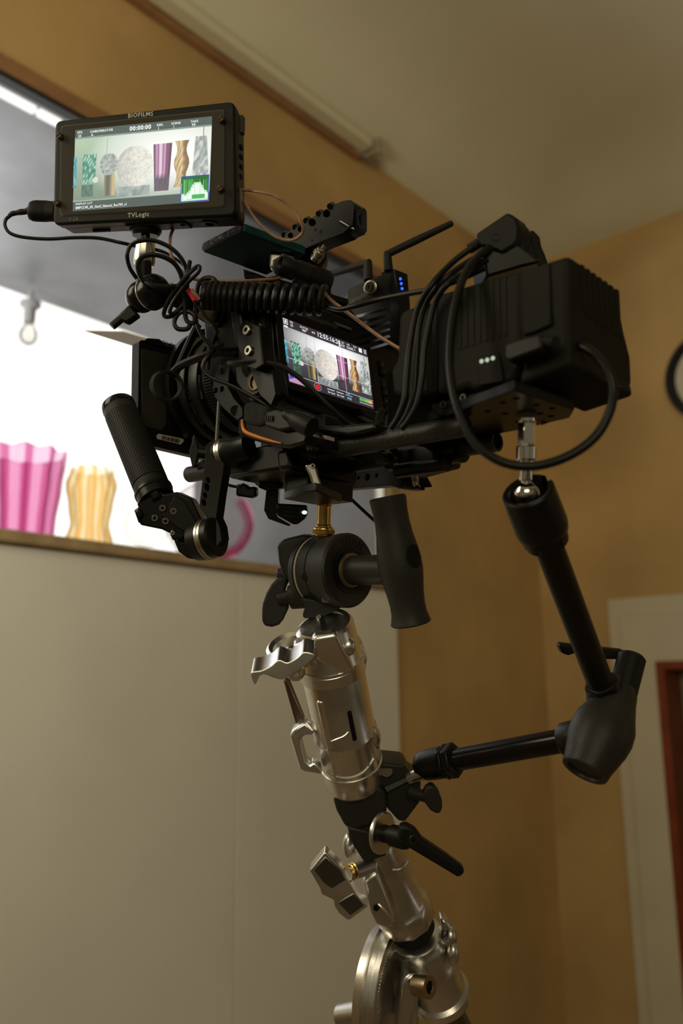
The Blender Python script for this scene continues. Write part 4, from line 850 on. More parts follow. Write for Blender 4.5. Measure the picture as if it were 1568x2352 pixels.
# ------------------------------------------------------------------ wireless video transmitter
t = thing('video_transmitter', 'black wireless transmitter with slotted face, three blue lights and two antennas', 'transmitter', P(870, 790, 0.8300))
zt_ = .70
b = B(); vpr(b, [(797, 670), (800, 664), (905, 617), (910, 640), (925, 720), (915, 790), (800, 790), (800, 735)], [0.8450, 0.8450, 0.8050, 0.8050, 0.8050, 0.8100, 0.8500, 0.8480], .022); b.build('front_cover', PL, t, .001)
b = B(); b.prism([P(905, 617, 0.8050), P(936, 629, 0.8100), P(942, 700, 0.8100), (P(942, 790, 0.8100)), P(915, 790, 0.8100), P(918, 720, 0.8050)], (FW*.6-RT*.6)*.02); b.build('side_cover', BKS, t, .0008)
for i, (x, y) in enumerate(((919, 640.5), (921, 651.5), (923, 663))):
    c = P(x, y, .8065); b = B(); b.sphere(c, K(3.6, c), 12, sc=(1, 1, .5)); b.build('blue_light', emis('blue indicator', (.02, .09, 1), 2.2), t)
b = B(); b.prism([P(926, 690, 0.8080), P(931, 688, .8085), P(933, 706, .8085), P(928, 708, 0.8080)], FW*.004); b.build('side_slot', HOLE, t)
b = B()
for i in range(6):
    y0 = 716+16*i
    vpr(b, [(808+i*2, y0+10), (893, y0-12), (897, y0-6), (810+i*2, y0+17)], [0.8455, .6975, .6975, 0.8455], .002)
b.build('cooling_fins', BK, t, .0006)
b = B(); c = P(852, 661, 0.8210); d = (-FW*.8-RT*.45-UP*.1).normalized(); kk = K(1, c)
b.lathe(c, d, [(0, 17*kk), (5*kk, 17*kk), (7*kk, 14*kk), (7*kk, 10*kk), (2*kk, 10*kk)], 28, 0, cap=False); b.lathe(c, d, [(0, 9*kk), (9*kk, 8*kk), (9*kk, 4*kk), (3*kk, 4*kk)], 20, 1, cap=False); b.build('signal_socket', [BLT, mat('brass socket', (.35, .27, .17), .35, 1)], t)
b = B(); b.text('teradek', P(826, 683, 0.8335), (P(850, 670, 0.8230)-P(805, 692, 0.8420)).normalized(), UP, .0075, 0, 'CENTER', .0, .001); b.build('printed_name', GTX, t)
def antenna(p, q, s, rpx, zz):
    a = B(); a.cyl(P(*p), P(*q), K(rpx+1.5, P(*p)), K(rpx, P(*p)), e=.0004); a.build('antenna_base', RB, t)
    a = B(); d_ = (P(*s)-P(*q)); k_ = K(1, P(*q)); L_ = d_.length
    a.lathe(P(*q)-d_.normalized()*8*k_, d_, [(0, 4*k_), (3*k_, (rpx-1)*k_), (L_*.5, (rpx-.5)*k_), (L_+3*k_, (rpx-2.2)*k_), (L_+9*k_, (rpx-3)*k_), (L_+12*k_, 2*k_)], 20); a.build('antenna_rod', RB, t)
antenna((892, 622, 0.8100), (889, 584, 0.8100), (1037, 513, 0.8100), 9.5, .7)
antenna((846, 645, 0.8400), (845, 604, 0.8450), (752, 632, 0.8900), 9.5, 0.8400)
# ------------------------------------------------------------------ top handle
t = thing('top_handle', 'black perforated top handle of the camera with an open end bracket', 'top handle', P(700, 560, .76))
b = B(); hz = lambda x: .78-(x-640)*.0004
hp = [(640, 545), (690, 515), (735, 488), (760, 470), (786, 459), (800, 457), (808, 466), (806, 500), (804, 516), (784, 535), (742, 553), (704, 570), (672, 586), (648, 578)]
b.prism([P(x, y, hz(x)) for x, y in hp], (FW*.8+RT*.5)*.022, [[P(cx_+r_*math.cos(i*.5236), cy_+r_*1.05*math.sin(i*.5236), hz(cx_+r_*math.cos(i*.5236))) for i in range(12)] for cx_, cy_, r_ in ((667, 541, 6), (690, 526, 6.5), (716, 511, 8), (748, 490, 8))]); b.build('grip_bar', PL, t, .0025, 3)
b = B()
for i, (x, y) in enumerate(((652, 540), (677, 522), (702, 507), (731, 491), (757, 474))): b.cyl(P(x, y, hz(x)-.001), P(x+6, y-4, hz(x)+.012), K(6.5, P(x, y, .75)))
b.build('scalloped_edge', PL, t)
b = B(); b.prism([P(x, y, z) for x, y, z in ((798, 505, .722), (802, 470, .72), (812, 470, .718), (816, 480, .715), (838, 477, .71), (845, 486, .71), (844, 530, .71), (838, 540, .712), (815, 522, .72))], (FW*.7-RT*.5)*.014, [[P(x, y, .712) for x, y in ((820, 494), (835, 488), (837, 518), (822, 513))]]); b.build('end_bracket', BKS, t, .0015)
b = B(); b.prism([P(x, y, .719) for x, y in ((776, 508), (782, 505), (800, 516), (822, 526), (838, 538), (820, 532), (800, 522))], FW*.004); b.build('worn_lip', mat('worn edge metal', (.16, .14, .11), .3, .7), t, .0006)
bolt('bar_bolt', P(724, 526, .742), -FW, K(4, P(724, 526, .74)), t, [BK, HOLE])
bolt('bar_bolt', P(716, 550, .742), -FW, K(3, P(716, 550, .74)), t, [BK, HOLE])
b = B(); vpr(b, [(660, 570), (745, 545), (752, 590), (720, 640), (690, 650), (660, 620)], .785, .03); b.build('handle_mount', BK, t, .003)
t = thing('silver_connector', 'small silver threaded connector pointing up right of the drive', 'connector', P(730, 590, .72))
a, c = P(722, 598, .722), P(741, 571, .716); d = c-a; kk = K(1, a); b = B()
b.lathe(a, d, [(0, 13*kk), (8*kk, 13*kk), (9*kk, 11*kk), (13*kk, 11*kk), (14*kk, 14*kk), (24*kk, 14*kk), (25*kk, 11*kk), (31*kk, 11*kk), (31*kk, 8*kk), (27*kk, 7*kk), (27*kk, 0)], 24); b.build('barrel', NIK, t)
b = B(); b.cyl(P(738, 575, .718), P(746, 564, .716), K(5, P(740, 570, .72))); b.build('pin', NIK, t)
# ------------------------------------------------------------------ portable drive
zd_ = .088
t = thing('portable_drive', 'thin dark teal portable drive with printed end, tilted beside the monitor', 'drive', RG.w(-.06, .04, zd_))
bt_ = [(463, 580), (561, 534), (702, 588), (700, 596), (612, 634)]
pb_ = on(Z, zd_, [(463, 580), (558, 532), (703, 586), (612, 634)]); th = .0085
b = B(); b.prism(rounded(pb_, .003), U_*th); b.build('drive_case', TEAL, t, .0032, 4)
e0 = (pb_[1]-pb_[0]); ex = e0.normalized(); en = ex.cross(U_); en = en if en.dot(-FW) > 0 else -en
ce = (pb_[0]+pb_[1])/2 + U_*th*.5 + en*.0004
b = B(); b.prism(rounded([ce-ex*(e0.length*.485)-U_*.0038, ce+ex*(e0.length*.485)-U_*.0038, ce+ex*(e0.length*.485)+U_*.0038, ce-ex*(e0.length*.485)+U_*.0038], .0034, 4), -en*.003); b.build('end_face', mat('black end cap', (.012, .013, .013), .4), t)
eu = en.cross(ex); eu = eu if eu.dot(U_) > 0 else -eu
b = B(); b.text('CE', ce-ex*e0.length*.37, ex, eu, .0052, 1, 'CENTER', 0, .0006); b.text('DVML-1', ce-ex*e0.length*.03, ex, eu, .0070, 0, 'CENTER', .015, .0006); b.text('500 GB', ce+ex*e0.length*.34, ex, eu, .0044, 1, 'CENTER', .01, .0006)
for i in range(3): b.box(Frame(ce-ex*e0.length*.262+en*.0006, ex, eu, en), (-.001, .001), (-.0022+i*.0018, -.001+i*.0018), (0, .0001), 1)
b.build('printed_text', [mat('dull print', (.6, .57, .5), .6), mat('faint print', (.32, .3, .27), .6)], t)
t = thing('drive_clamp', 'pale silver clamp jaw holding the inner corner of the teal drive', 'clamp', P(645, 600, .735))
b = B(); vpr(b, [(619, 583), (624, 581), (662, 585), (676, 590), (674, 600), (640, 594), (630, 600), (628, 616), (619, 612)], .735, .012); b.build('jaw', mat('pale silver', (.45, .43, .37), .35, .6), t, .0015)
b = B(); vpr(b, [(555, 615), (585, 625), (612, 636), (640, 630), (640, 650), (560, 640)], .775, .02); b.build('clamp_base', BK, t, .002)
# black stepped tube
t = thing('black_eyepiece_tube', 'stepped black tube with open end lying above the coiled cable', 'tube', P(700, 640, .71))
a, c = P(640, 606, .70), P(754, 654, .72); d = c-a; kk = K(1, a); L = d.length
b = B(); b.lathe(a, d, [(14*kk, 15*kk), (2*kk, 19*kk), (0, 24*kk), (3*kk, 26*kk), (40*kk, 24*kk), (42*kk, 27*kk), (72*kk, 29*kk), (74*kk, 26*kk), (78*kk, 26*kk), (80*kk, 29*kk), (L-8*kk, 31*kk), (L, 27*kk)], 36, 0); b.build('tube_barrel', PL, t)
b = B(); b.lathe(a+d.normalized()*13*kk, d, [(0, 16*kk), (1e-4, 0)], 24, 0); b.build('dark_bore', HOLE, t)
b = B(); b.lathe(P(680, 660, .725), P(760, 668, .73)-P(680, 660, .725), [(0, 12*kk), (6*kk, 20*kk), (70*kk, 18*kk), (82*kk, 12*kk)], 24); b.build('lower_clamp', BK, t)
# ------------------------------------------------------------------ coiled cable
b = B(); n = 17; pts = []
for i in range(n*14+1):
    s_ = i/14; q = s_/n; ax_ = 466+(745-466)*(q**1.0*.62+q**2*.38); yc_ = 678+12*q; zc_ = .698-.012*q; an = 2*math.pi*s_
    c = P(ax_, yc_, zc_); rr = K(25+3*q, c)
    ad = (P(750, 690, .686)-P(466, 678, .698)).normalized(); e2 = ad.cross(FW).normalized(); e1 = e2.cross(ad)
    pts.append(c + e2*math.cos(an)*rr*1.05 + e1*math.sin(an)*rr)
b.tube(pts, K(8, pts[0]), 8, 0, 1); o = b.build('coiled_cable', CB); tag(o, 'tightly coiled black spiral cable above the camera touchscreen', 'cable')
cable('cable_loop', [(463, 700, .70), (452, 680, .70), (455, 655, .702), (470, 640, .705), (488, 640, .705), (497, 650, .70)], 6, 'small black cable loop at the left end of the coiled cable')
# ------------------------------------------------------------------ coaxial cables
cable('coax_cable', [(556, 436, .69), (590, 440, .68), (630, 450, .675), (668, 475, .675), (692, 510, .675), (694, 535, .68), (672, 551, .685), (640, 547, .69), (610, 528, .69), (584, 500, .69), (568, 475, .695), (558, 455, .70)], 3.8, 'thin copper-coloured cable loop right of the field monitor', COP, sub=10)
cable('coax_cable', [(398, 525, .715), (391, 545, .712), (391, 575, .71), (402, 605, .71), (425, 630, .71), (452, 642, .712), (500, 647, .715), (560, 645, .72), (625, 641, .73), (650, 636, .74)], 3.8, 'thin copper-coloured cable dropping from under the monitor and running right below the drive', COP, sub=10)
cable('coax_cable', [(740, 665, .70), (758, 688, .69), (790, 712, .685), (830, 742, .68), (870, 772, .675), (912, 798, .672), (925, 806, .672)], 4.2, 'thin copper-coloured cable slanting down to the battery plate over the touchscreen corner', COP, sub=8)
# ------------------------------------------------------------------ black cables around the monitor arm
cable('thin_cable', [(24, 495, .722), (13, 505, .72), (12, 520, .72), (24, 536, .72), (55, 545, .72), (110, 549, .718), (170, 546, .715), (225, 547, .712), (275, 557, .71), (315, 566, .72), (370, 577, .73), (410, 600, .72), (430, 618, .715)], 4, 'thin black cable sweeping from the monitor plug under the monitor to the arm')
cable('cable_bundle', [(314, 640, .70), (298, 615, .695), (292, 585, .69), (302, 562, .69), (325, 553, .688), (355, 553, .688), (390, 568, .688), (415, 592, .69), (427, 618, .692), (430, 650, .693), (425, 690, .693), (405, 720, .69), (384, 728, .69), (376, 720, .69), (388, 690, .685), (415, 650, .68), (445, 618, .678), (457, 612, .677), (455, 625, .677), (430, 650, .68), (400, 690, .683), (390, 715, .685), (400, 720, .687), (420, 700, .69)], 5, 'outer tangled black cable loop around the silver collar of the monitor arm')
cable('cable_bundle', [(340, 660, .685), (322, 635, .682), (316, 610, .68), (325, 592, .68), (348, 585, .68), (375, 590, .682), (400, 605, .685), (415, 630, .688), (422, 665, .69), (424, 700, .69), (428, 735, .688), (444, 742, .688), (446, 725, .69), (430, 715, .69), (410, 720, .69), (400, 740, .688), (408, 755, .687), (430, 755, .687), (440, 740, .69)], 5.5, 'inner tangled black cable loop knotted below the monitor arm')
cable('cable_bundle', [(330, 645, .684), (352, 655, .68), (385, 658, .68), (410, 655, .682), (428, 640, .684), (436, 600, .69)], 5, 'short black cable crossing the front of the arm joint')
cable('thin_cable', [(448, 690, .69), (450, 730, .69), (458, 760, .69), (475, 785, .69), (500, 800, .69), (530, 803, .70), (555, 800, .72)], 4.5, 'thin black cable curving from the red tape to the cage bracket')
b = B(); a, c = P(430, 664, .688), P(454, 692, .69); d = (c-a).normalized(); n_ = d.cross(FW).normalized()
b.prism([a+n_*.0022, c+n_*.0036, c-n_*.0036, a-n_*.0018], FW*.002); o = b.build('red_tape', RED, bevel=.0004); tag(o, 'small bright red tape flag wrapped on the cable knot', 'tape')
cable('tape_tab', [(440, 666, .689), (450, 678, .688), (458, 688, .689)], 4.5, 'pale copper tape tab beside the red tape', mat('pale copper tape', (.36, .17, .11), .5), cat='tape')
cable('thin_cable', [(452, 695, .695), (468, 722, .70), (490, 745, .71), (500, 765, .72)], 4, 'thin grey-black cable under the lower silver collar', mat('grey cable', (.04, .038, .034), .5))
cable('stiff_tube', [(455, 745, .74), (438, 780, .745), (420, 820, .75), (402, 858, .755)], 9, 'straight stiff black cable from the arm mount down to the strap loop')
cable('stiff_tube', [(392, 862, .75), (412, 842, .745), (440, 828, .735), (480, 814, .725), (515, 808, .72), (545, 812, .718)], 10, 'thick black cable bending from the cage bracket down to the strap loop')
b = B(); c = P(383, 886, .745); x_, y_ = (RT*.8+FW*.6).normalized(), UP
vs = []; nn = 40; wv = (FW*.8-RT*.6).normalized()
for i in range(nn):
    a = 2*math.pi*i/nn
    for r, w_ in ((35, -1), (35, 1), (30, 1), (30, -1)): vs.append(c + (x_*math.cos(a)*1.1+y_*math.sin(a))*K(r, c) + wv*(w_*.004))
fs = [(4*i+k, 4*i+(k+1) % 4, 4*((i+1) % nn)+(k+1) % 4, 4*((i+1) % nn)+k) for i in range(nn) for k in range(4)]
o = b.add(vs, fs).build('strap_loop', VEL); tag(o, 'round black fabric strap loop hanging from two cables before the lens', 'strap')
cable('thin_cable', [(512, 790, .70), (480, 815, .69), (466, 838, .688), (470, 855, .688), (490, 870, .688), (530, 885, .688), (580, 912, .688), (625, 938, .688), (658, 952, .69)], 4.6, 'thin black cable slanting past the perforated arm into the lens motor')
cable('thin_cable', [(524, 834, .70), (545, 833, .69), (590, 830, .68), (640, 840, .672), (680, 862, .668), (720, 898, .665), (760, 938, .665), (800, 975, .67), (830, 990, .68)], 6, 'black cable crossing the lower left corner of the touchscreen')
cable('thin_cable', [(500, 760, .74), (488, 790, .735), (480, 815, .73), (476, 850, .73)], 5, 'short black cable behind the perforated arm')
cable('stiff_tube', [(784, 1126, .76), (810, 1150, .765), (840, 1178, .77), (870, 1205, .775)], 4, 'thin black rod slanting from the baseplate behind the grip handle')
cable('thin_cable', [(510, 1106, .77), (525, 1114, .765), (545, 1118, .762), (560, 1112, .76)], 3.5, 'short black cable between the handle arm and the release lever')
# ------------------------------------------------------------------ brass spigot and grip head
t = thing('brass_spigot', 'brass spigot with knurled flange joining the baseplate to the grip head', 'spigot', P(742, 1240, .742))
a, c = P(745, 1146, .742), P(742, 1240, .744); d = c-a; k = .742/FPX; b = B()
b.lathe(a, d, [(0, 24*k), (6*k, 24*k), (9*k, 19*k), (14*k, 18*k), (16*k, 15.5*k), (58*k, 15.5*k), (60*k, 18*k), (64*k, 18*k), (66*k, 22*k), (70*k, 23*k), (84*k, 21*k), (88*k, 16*k), (92*k, 12*k), (98*k, 11*k)], 20); b.build('spigot_pin', BRS, t)
b = B(); c0 = a+d.normalized()*70*k; x, y, z = axes_from(d, RT); b.lathe(c0, d, [(0, 24*k), (1*k, 25.5*k), (9*k, 25.5*k), (10*k, 24*k)], 40)
for i in range(60):
    an = 2*math.pi*i/60; e = x*math.cos(an)+y*math.sin(an); b.cyl(c0+e*25.4*k+z*1*k, c0+e*25.4*k+z*9*k, .8*k, n=4)
b.build('knurled_flange', BRS, t)
t = thing('round_grip_clamp', 'round black grip head with pale washer and big T handle under the camera', 'grip head', P(740, 1420, .745))
HB = mat('black painted casting', (.022, .021, .019), .42, .0, .25, 900, .1, 40)
n = (RT*.70 + UP*.06 - FW*.71).normalized(); C0 = P(735, 1311, .757); k = .75/FPX
b = B(); b.lathe(C0, n, [(-22*k, 70*k), (-20*k, 82*k), (-4*k, 84*k), (-4*k, 60*k)], 64); b.build('rear_plate', HB, t)
b = B(); b.lathe(C0, n, [(-4*k, 80*k), (-1*k, 81.5*k), (2*k, 80*k)], 64); b.build('pale_washer', mat('pale nylon washer', (.42, .38, .30), .5), t, label='thin pale washer')
b = B(); b.lathe(C0, n, [(2*k, 79*k), (4*k, 81*k), (33*k, 81*k), (34*k, 79*k)], 64); b.build('inner_disc', HB, t)
b = B(); b.lathe(C0, n, [(36*k, 79*k), (37*k, 81*k), (60*k, 82*k), (78*k, 84*k), (92*k, 84*k), (97*k, 79*k), (97*k, 55*k), (95*k, 52*k), (95*k, 0)], 64); b.build('outer_disc', HB, t)
e1 = (-FW - n*(-FW).dot(n)).normalized(); e2 = n.cross(e1)
def drum(t_, a, r): return C0 + n*(t_*k) + (e1*math.cos(a)+e2*math.sin(a))*(r*k)
b = B()
for a0, hw, hh in ((math.radians(95), 4, 4), (math.radians(178), 10, 16), (math.radians(-135), 14, 24)):
    aa = None
def find(px, py, t_=35, r=81.2):
    best = None
    for i in range(720):
        a = math.pi*i/360; p = drum(t_, a, r); v = p-CAM; zz = v.dot(FW); X_ = CX+FPX*v.dot(RT)/zz; Y_ = CY-FPX*v.dot(UP)/zz; q = (X_-px)**2+(Y_-py)**2 + (0 if zz < (C0+n*t_*k-CAM).dot(FW) else 400)
        if best is None or q < best[0]: best = (q, a)
    return best[1]
for px, py, hw, ha in ((717, 1256, 5, .05), (714, 1324, 12, .16), (726, 1364, 14, .2)):
    a = find(px, py); b.prism([drum(35-hw, a, 81.6), drum(35, a-ha, 81.6), drum(35+hw, a, 81.6), drum(35, a+ha, 81.6)], (C0+n*35*k-drum(35, a, 81))*.1)
b.build('pin_hole', HOLE, t)
b = B(); b.lathe(C0+n*97*k, n, [(0, 52*k), (.5*k, 52*k), (.5*k, 46*k)], 48, 0, cap=False); b.lathe(C0+n*94*k, n, [(0, 42*k), (6*k, 42*k), (6*k, 30*k)], 40, 0); b.build('shaft_seat', BK, t)
b = B()
for i in range(3): b.lathe(C0+n*(100+i*3)*k, n, [(-1.2*k, 36*k), (0, 38*k), (1.2*k, 36*k)], 40)
b.build('spring_ring', mat('dark brass ring', (.30, .22, .13), .35, .9), t)
b = B(); b.cyl(C0+n*98*k, C0+n*235*k, 33*k, 33*k, 40); b.build('handle_shaft', HB, t)
for i in range(7):
    a = math.radians(104-9*i); q = C0+n*97.3*k + (UP*math.sin(a)+ (UP.cross(n)).normalized()*math.cos(a))*66*k
    b = B(); er = (q-(C0+n*97.3*k)).normalized(); b.box(Frame(q, er.cross(n), er, n), (-2*k, 2*k), (-9*k, 9*k), (-.5*k, .6*k)); b.build('raised_mark', HB, t)
zh = .688; h0, h1 = P(889, 1140, zh), P(944, 1434, zh+.004); kh = zh/FPX; L = (h1-h0).length
pr = [(0, 0), (.002, 38), (.012, 43), (.05, 42.5), (.12, 40.5), (.2, 40.5), (.3, 43), (.4, 48), (.5, 51.5), (.58, 51.5), (.66, 48), (.75, 43.5), (.84, 41), (.91, 41.5), (.96, 45), (.985, 47.5), (.997, 44), (1, 38), (1, 0)]
b = B(); b.lathe(h0, h1-h0, [(q*L, r*kh) for q, r in pr], 48, cap=False); b.build('t_handle', mat('black moulded rubber', (.024, .023, .02), .5, 0, .2, 1200, .08, 40), t)
hx_, hy_, hz_ = axes_from(h1-h0, RT); hf = -FW - hz_*(-FW).dot(hz_); hf.normalize(); hs = (RT - hz_*RT.dot(hz_)).normalized()
def on_handle(dt, da): return h0 + hz_*(.475*L+dt*kh) + (hs*math.sin(.72+da)+hf*math.cos(.72+da))*52.3*kh
vs = [on_handle(0, 0)]; fs = []
for q in (.5, 1):
    for i in range(24): vs.append(on_handle(q*27*math.cos(i*math.pi/12), q*.46*math.sin(i*math.pi/12)))
for i in range(24): j = (i+1) % 24; fs += [(0, 1+i, 1+j), (1+i, 25+i, 25+j, 1+j)]
b = B(); b.add(vs, fs); b.build('handle_dimple', HOLE, t)
b = B(); vpr(b, [(636, 1256), (640, 1248), (652, 1239), (694, 1229), (716, 1230), (690, 1262), (676, 1300), (672, 1330), (656, 1334), (648, 1320), (640, 1290)], .752, .04); b.build('rear_clamp', HB, t, .003, 3)
b = B(); b.cyl(P(640, 1322, .775), P(680, 1316, .77), 17*k, 17*k, e=.001); b.cyl(P(640, 1376, .765), P(695, 1366, .76), 15*k, 21*k); b.cyl(P(668, 1372, .76), P(720, 1362, .755), 28*k, 34*k); b.build('clamp_boss', HB, t)
b = B(); vpr(b, [(601, 1400), (603, 1385), (611, 1362), (622, 1342), (638, 1326), (655, 1322), (666, 1330), (658, 1345), (652, 1365), (662, 1388), (662, 1398), (650, 1424), (640, 1436), (624, 1441), (606, 1438), (601, 1425)], .765, .012); b.build('wing_knob', HB, t, .005, 4)
b = B(); vpr(b, [(690, 1372), (796, 1388), (768, 1405), (738, 1420), (697, 1421), (694, 1412), (700, 1395)], .735, .03); b.build('head_base', HB, t, .002)
b = B()
for i in range(5): b.cyl(P(740+i*3.5, 1366, .722), P(741+i*3.5, 1384, .722), 1.2*k, n=8)
b.build('bolt_threads', NIK, t)
b = B(); b.cyl(P(733, 1412, .74), P(738, 1442, .735), 13*k); b.build('head_pin', CHR, t)
# ------------------------------------------------------------------ silver receiver
t = thing('stand_receiver', 'large cast silver stand receiver with open ring, wing knob and black slot', 'receiver', P(812, 1822, .79))
A0, A1 = P(742, 1436, .722), P(816, 1800, .785); ax = (A1-A0); L = ax.length; k = .75/FPX
x, y, z = axes_from(ax, -FW)          # x towards viewer, y sideways
sd = y if y.dot(RT) > 0 else -y
FR = Frame(A0, sd, x, z)
def rc(px, py): return FR
b = B(); pr = [(0, 52), (.01, 60), (.03, 64), (.26, 66), (.28, 72), (.63, 73), (.64, 76), (.655, 76), (.67, 74), (.83, 74), (.835, 72), (.845, 72), (.85, 75), (.862, 75), (.87, 72), (.97, 71), (.99, 68), (1, 62)]
b.lathe(A0, ax, [(q*L, r*k) for q, r in pr], 56); b.build('receiver_body', SIL, t)
b = B(); b.lathe(A0-z*8*k, ax, [(0, 50*k), (0, 62*k), (8*k, 68*k), (95*k, 74*k), (100*k, 78*k), (104*k, 78*k), (106*k, 73*k)], 56, a0=math.radians(-20), a1=math.radians(215)); 
b.lathe(A0+z*(.255*L), ax, [(-30*k, 70*k), (-28*k, 77*k), (6*k, 78*k), (10*k, 72*k)], 56); b.build('split_collar', SIL, t)
b = B(); b.prism([FR.w(a*k, 40*k, c*k) for a, c in ((-26, -14), (30, -14), (52, 90), (10, 100), (-26, 40))], x*32*k); b.build('front_block', SIL, t, .004, 3)
b = B()
b.box(FR, (-46*k, -12*k), (50*k, 66*k), (150*k, 372*k)); b.build('front_flat', SIL, t, .004, 3)
b = B(); b.lathe(FR.w(-74*k, 40*k, 14*k), z, [(0, 42*k), (-6*k, 50*k), (0, 57*k), (24*k, 57*k), (28*k, 52*k), (28*k, 42*k), (0, 42*k)], 40, 0, cap=False); b.build('open_ring', SIL, t)
b = B(); b.prism([FR.w(a*k, 26*k, c*k) for a, c in ((-70, 4), (-20, -8), (-18, 30), (-40, 60), (-70, 34))], x*36*k); b.build('ring_web', SIL, t, .003)
# wing knob at lower left
b = B(); wp = [(576, 1541), (580, 1534), (620, 1502), (640, 1484), (662, 1475), (678, 1482), (690, 1494), (702, 1490), (712, 1469), (716, 1472), (706, 1500), (722, 1514), (706, 1534), (690, 1540), (668, 1556), (652, 1562), (632, 1558), (606, 1552), (594, 1562), (587, 1572), (580, 1564)]
wf = [(576, 1546), (600, 1540), (622, 1530), (640, 1516), (660, 1522), (684, 1510), (698, 1498), (722, 1504), (712, 1520), (690, 1536), (668, 1550), (650, 1561), (630, 1558), (608, 1550), (596, 1554), (590, 1566), (584, 1572)]
zf = [.672]*len(wf); wf = smooth(wf); b.prism([P(a, c, .672) for (a, c) in wf], (FW*.93+UP*.36).normalized()*.022); b.build('wing_knob', SIL, t, .004, 4)
b = B(); b.cyl(P(664, 1502, .69), P(716, 1522, .735), 18*k, 20*k, e=.002); b.build('knob_stem', NIK, t)
b = B(); c = P(682, 1546, .692); b.lathe(c, -FW*.8+RT*.4-UP*.3, [(-30*k, 22*k), (0, 20*k), (3*k, 16*k), (3*k, 9*k), (-4*k, 8*k), (-4*k, 0)], 28); b.build('knob_boss', SIL, t)
# right small knob
b = B(); b.lathe(P(806, 1478, .735), P(826, 1462, .735)-P(806, 1478, .735), [(-8*k, 22*k), (0, 24*k), (10*k, 25*k), (14*k, 20*k), (22*k, 14*k), (24*k, 0)], 28); vpr(b, [(812, 1482), (828, 1470), (843, 1512), (842, 1524), (834, 1530), (824, 1522)], .73, .016); b.build('side_knob', SIL, t, .003, 3)
b = B(); c = P(800, 1484, .712); b.sphere(c, 18*k, 20, sc=(1, 1.2, 1)); b.build('collar_boss', SIL, t)
# handle loop and fin
b = B(); ho = [(700, 1658), (672, 1676), (665, 1690), (688, 1768), (698, 1773), (740, 1780), (735, 1762), (722, 1748), (712, 1755), (704, 1748), (695, 1720), (690, 1698), (700, 1690), (716, 1690), (722, 1680)]
vpr(b, ho, .742, .018); b.build('loop_lug', SIL, t, .003, 3)
b = B(); vpr(b, [(649, 1560), (662, 1560), (700, 1655), (680, 1668)], .76, .012); b.build('dark_fin', mat('dark stained metal', (.12, .085, .06), .4, .8), t, .002)
# slot
b = B(); sl = [FR.w(a*k, 0, c*k) for a, c in ()]
def onbody(a, c, r=73.3): return FR.w(a*k, math.sqrt(max(0, (r*k)**2-(a*k)**2)), c*k)
lo = [(22+5*math.cos(math.radians(q)), 190-5*math.sin(math.radians(q))) for q in range(0, 181, 30)] + [(22-5*math.cos(math.radians(q)), 262+5*math.sin(math.radians(q))) for q in range(0, 181, 30)]
b.prism([onbody(a, c) for a, c in lo], -x*.003); b.build('black_slot', HOLE, t)
b = B(); b.tube([onbody(a, c, 74.5) for a, c in ((-30, 258), (-18, 252), (0, 246), (12, 238))], 2.6*k, 8); b.build('cast_ridge', SIL, t)
b = B(); b.tube([onbody(a, c, 75.0) for a, c in ((-56, 352), (-30, 360), (0, 362), (30, 356), (56, 340))], 3*k, 8); b.build('cast_ridge', SIL, t)
b = B(); b.lathe(onbody(36, 345, 72), onbody(36, 345, 75)-onbody(36, 345, 70), [(0, 8*k), (1.5*k, 8*k), (1.5*k, 6*k), (-1*k, 5.5*k), (-1*k, 0)], 18); b.build('set_screw', NIK, t)
b = B(); q = FR.w(60*k, 18*k, 300*k); b.sphere(q, 26*k, 20, sc=(.8, 1.5, .9), fr=Frame(q, sd, z, x)); b.build('side_boss', SIL, t)
b = B(); b.cyl(FR.w(0, 0, 330*k), FR.w(0, 0, 330*k), .001) if False else b.box(FR, (-5*k, 5*k), (-20*k, 60*k), (-9*k, -1*k)); b.build('collar_gap', HOLE, t)
# ------------------------------------------------------------------ magic arm
t = thing('articulated_arm', 'black articulated arm with chrome ball stud, bending at right below the battery', 'articulated arm', P(1380, 1700, .69))
zs_ = .583; ks = zs_/FPX
b = B(); s0 = P(1210, 943, zs_); sv = (P(1208, 1140, zs_)-s0).normalized()
def stud(a, c): return s0+sv*a*ks
b.lathe(s0, sv, [(28*ks, 21*ks), (78*ks, 21*ks)], 6); b.lathe(s0, sv, [(16*ks, 18*ks), (17*ks, 21*ks), (26*ks, 21*ks), (28*ks, 17*ks)], 32); b.lathe(s0, sv, [(80*ks, 20*ks), (83*ks, 24*ks), (112*ks, 24*ks), (116*ks, 20*ks)], 12); b.lathe(s0, sv, [(114*ks, 17*ks), (160*ks, 16*ks), (164*ks, 13*ks), (180*ks, 12*ks)], 28); b.build('chrome_stud', CHR, t, .0003, label='chrome ball stud')
b = B(); b.lathe(s0, sv, [(2*ks, 22*ks), (16*ks, 24*ks)], 40); x, y, z = axes_from(sv, RT)
for i in range(40):
    an = 2*math.pi*i/40; e = x*math.cos(an)+y*math.sin(an); b.cyl(s0+e*23.5*ks+z*2*ks, s0+e*23.5*ks+z*15*ks, 1.2*ks, n=5)
b.build('knurled_ring', mat('worn steel ring', (.2, .18, .15), .4, .9), t)
b = B(); b.sphere(s0+sv*192*ks, 32*ks, 28); b.build('stud_ball', CHR, t)
D0, D1 = P(1212, 1128, .575), P(1378, 1568, .675); dd = (D1-D0); kd = .60/FPX; Ld = dd.length
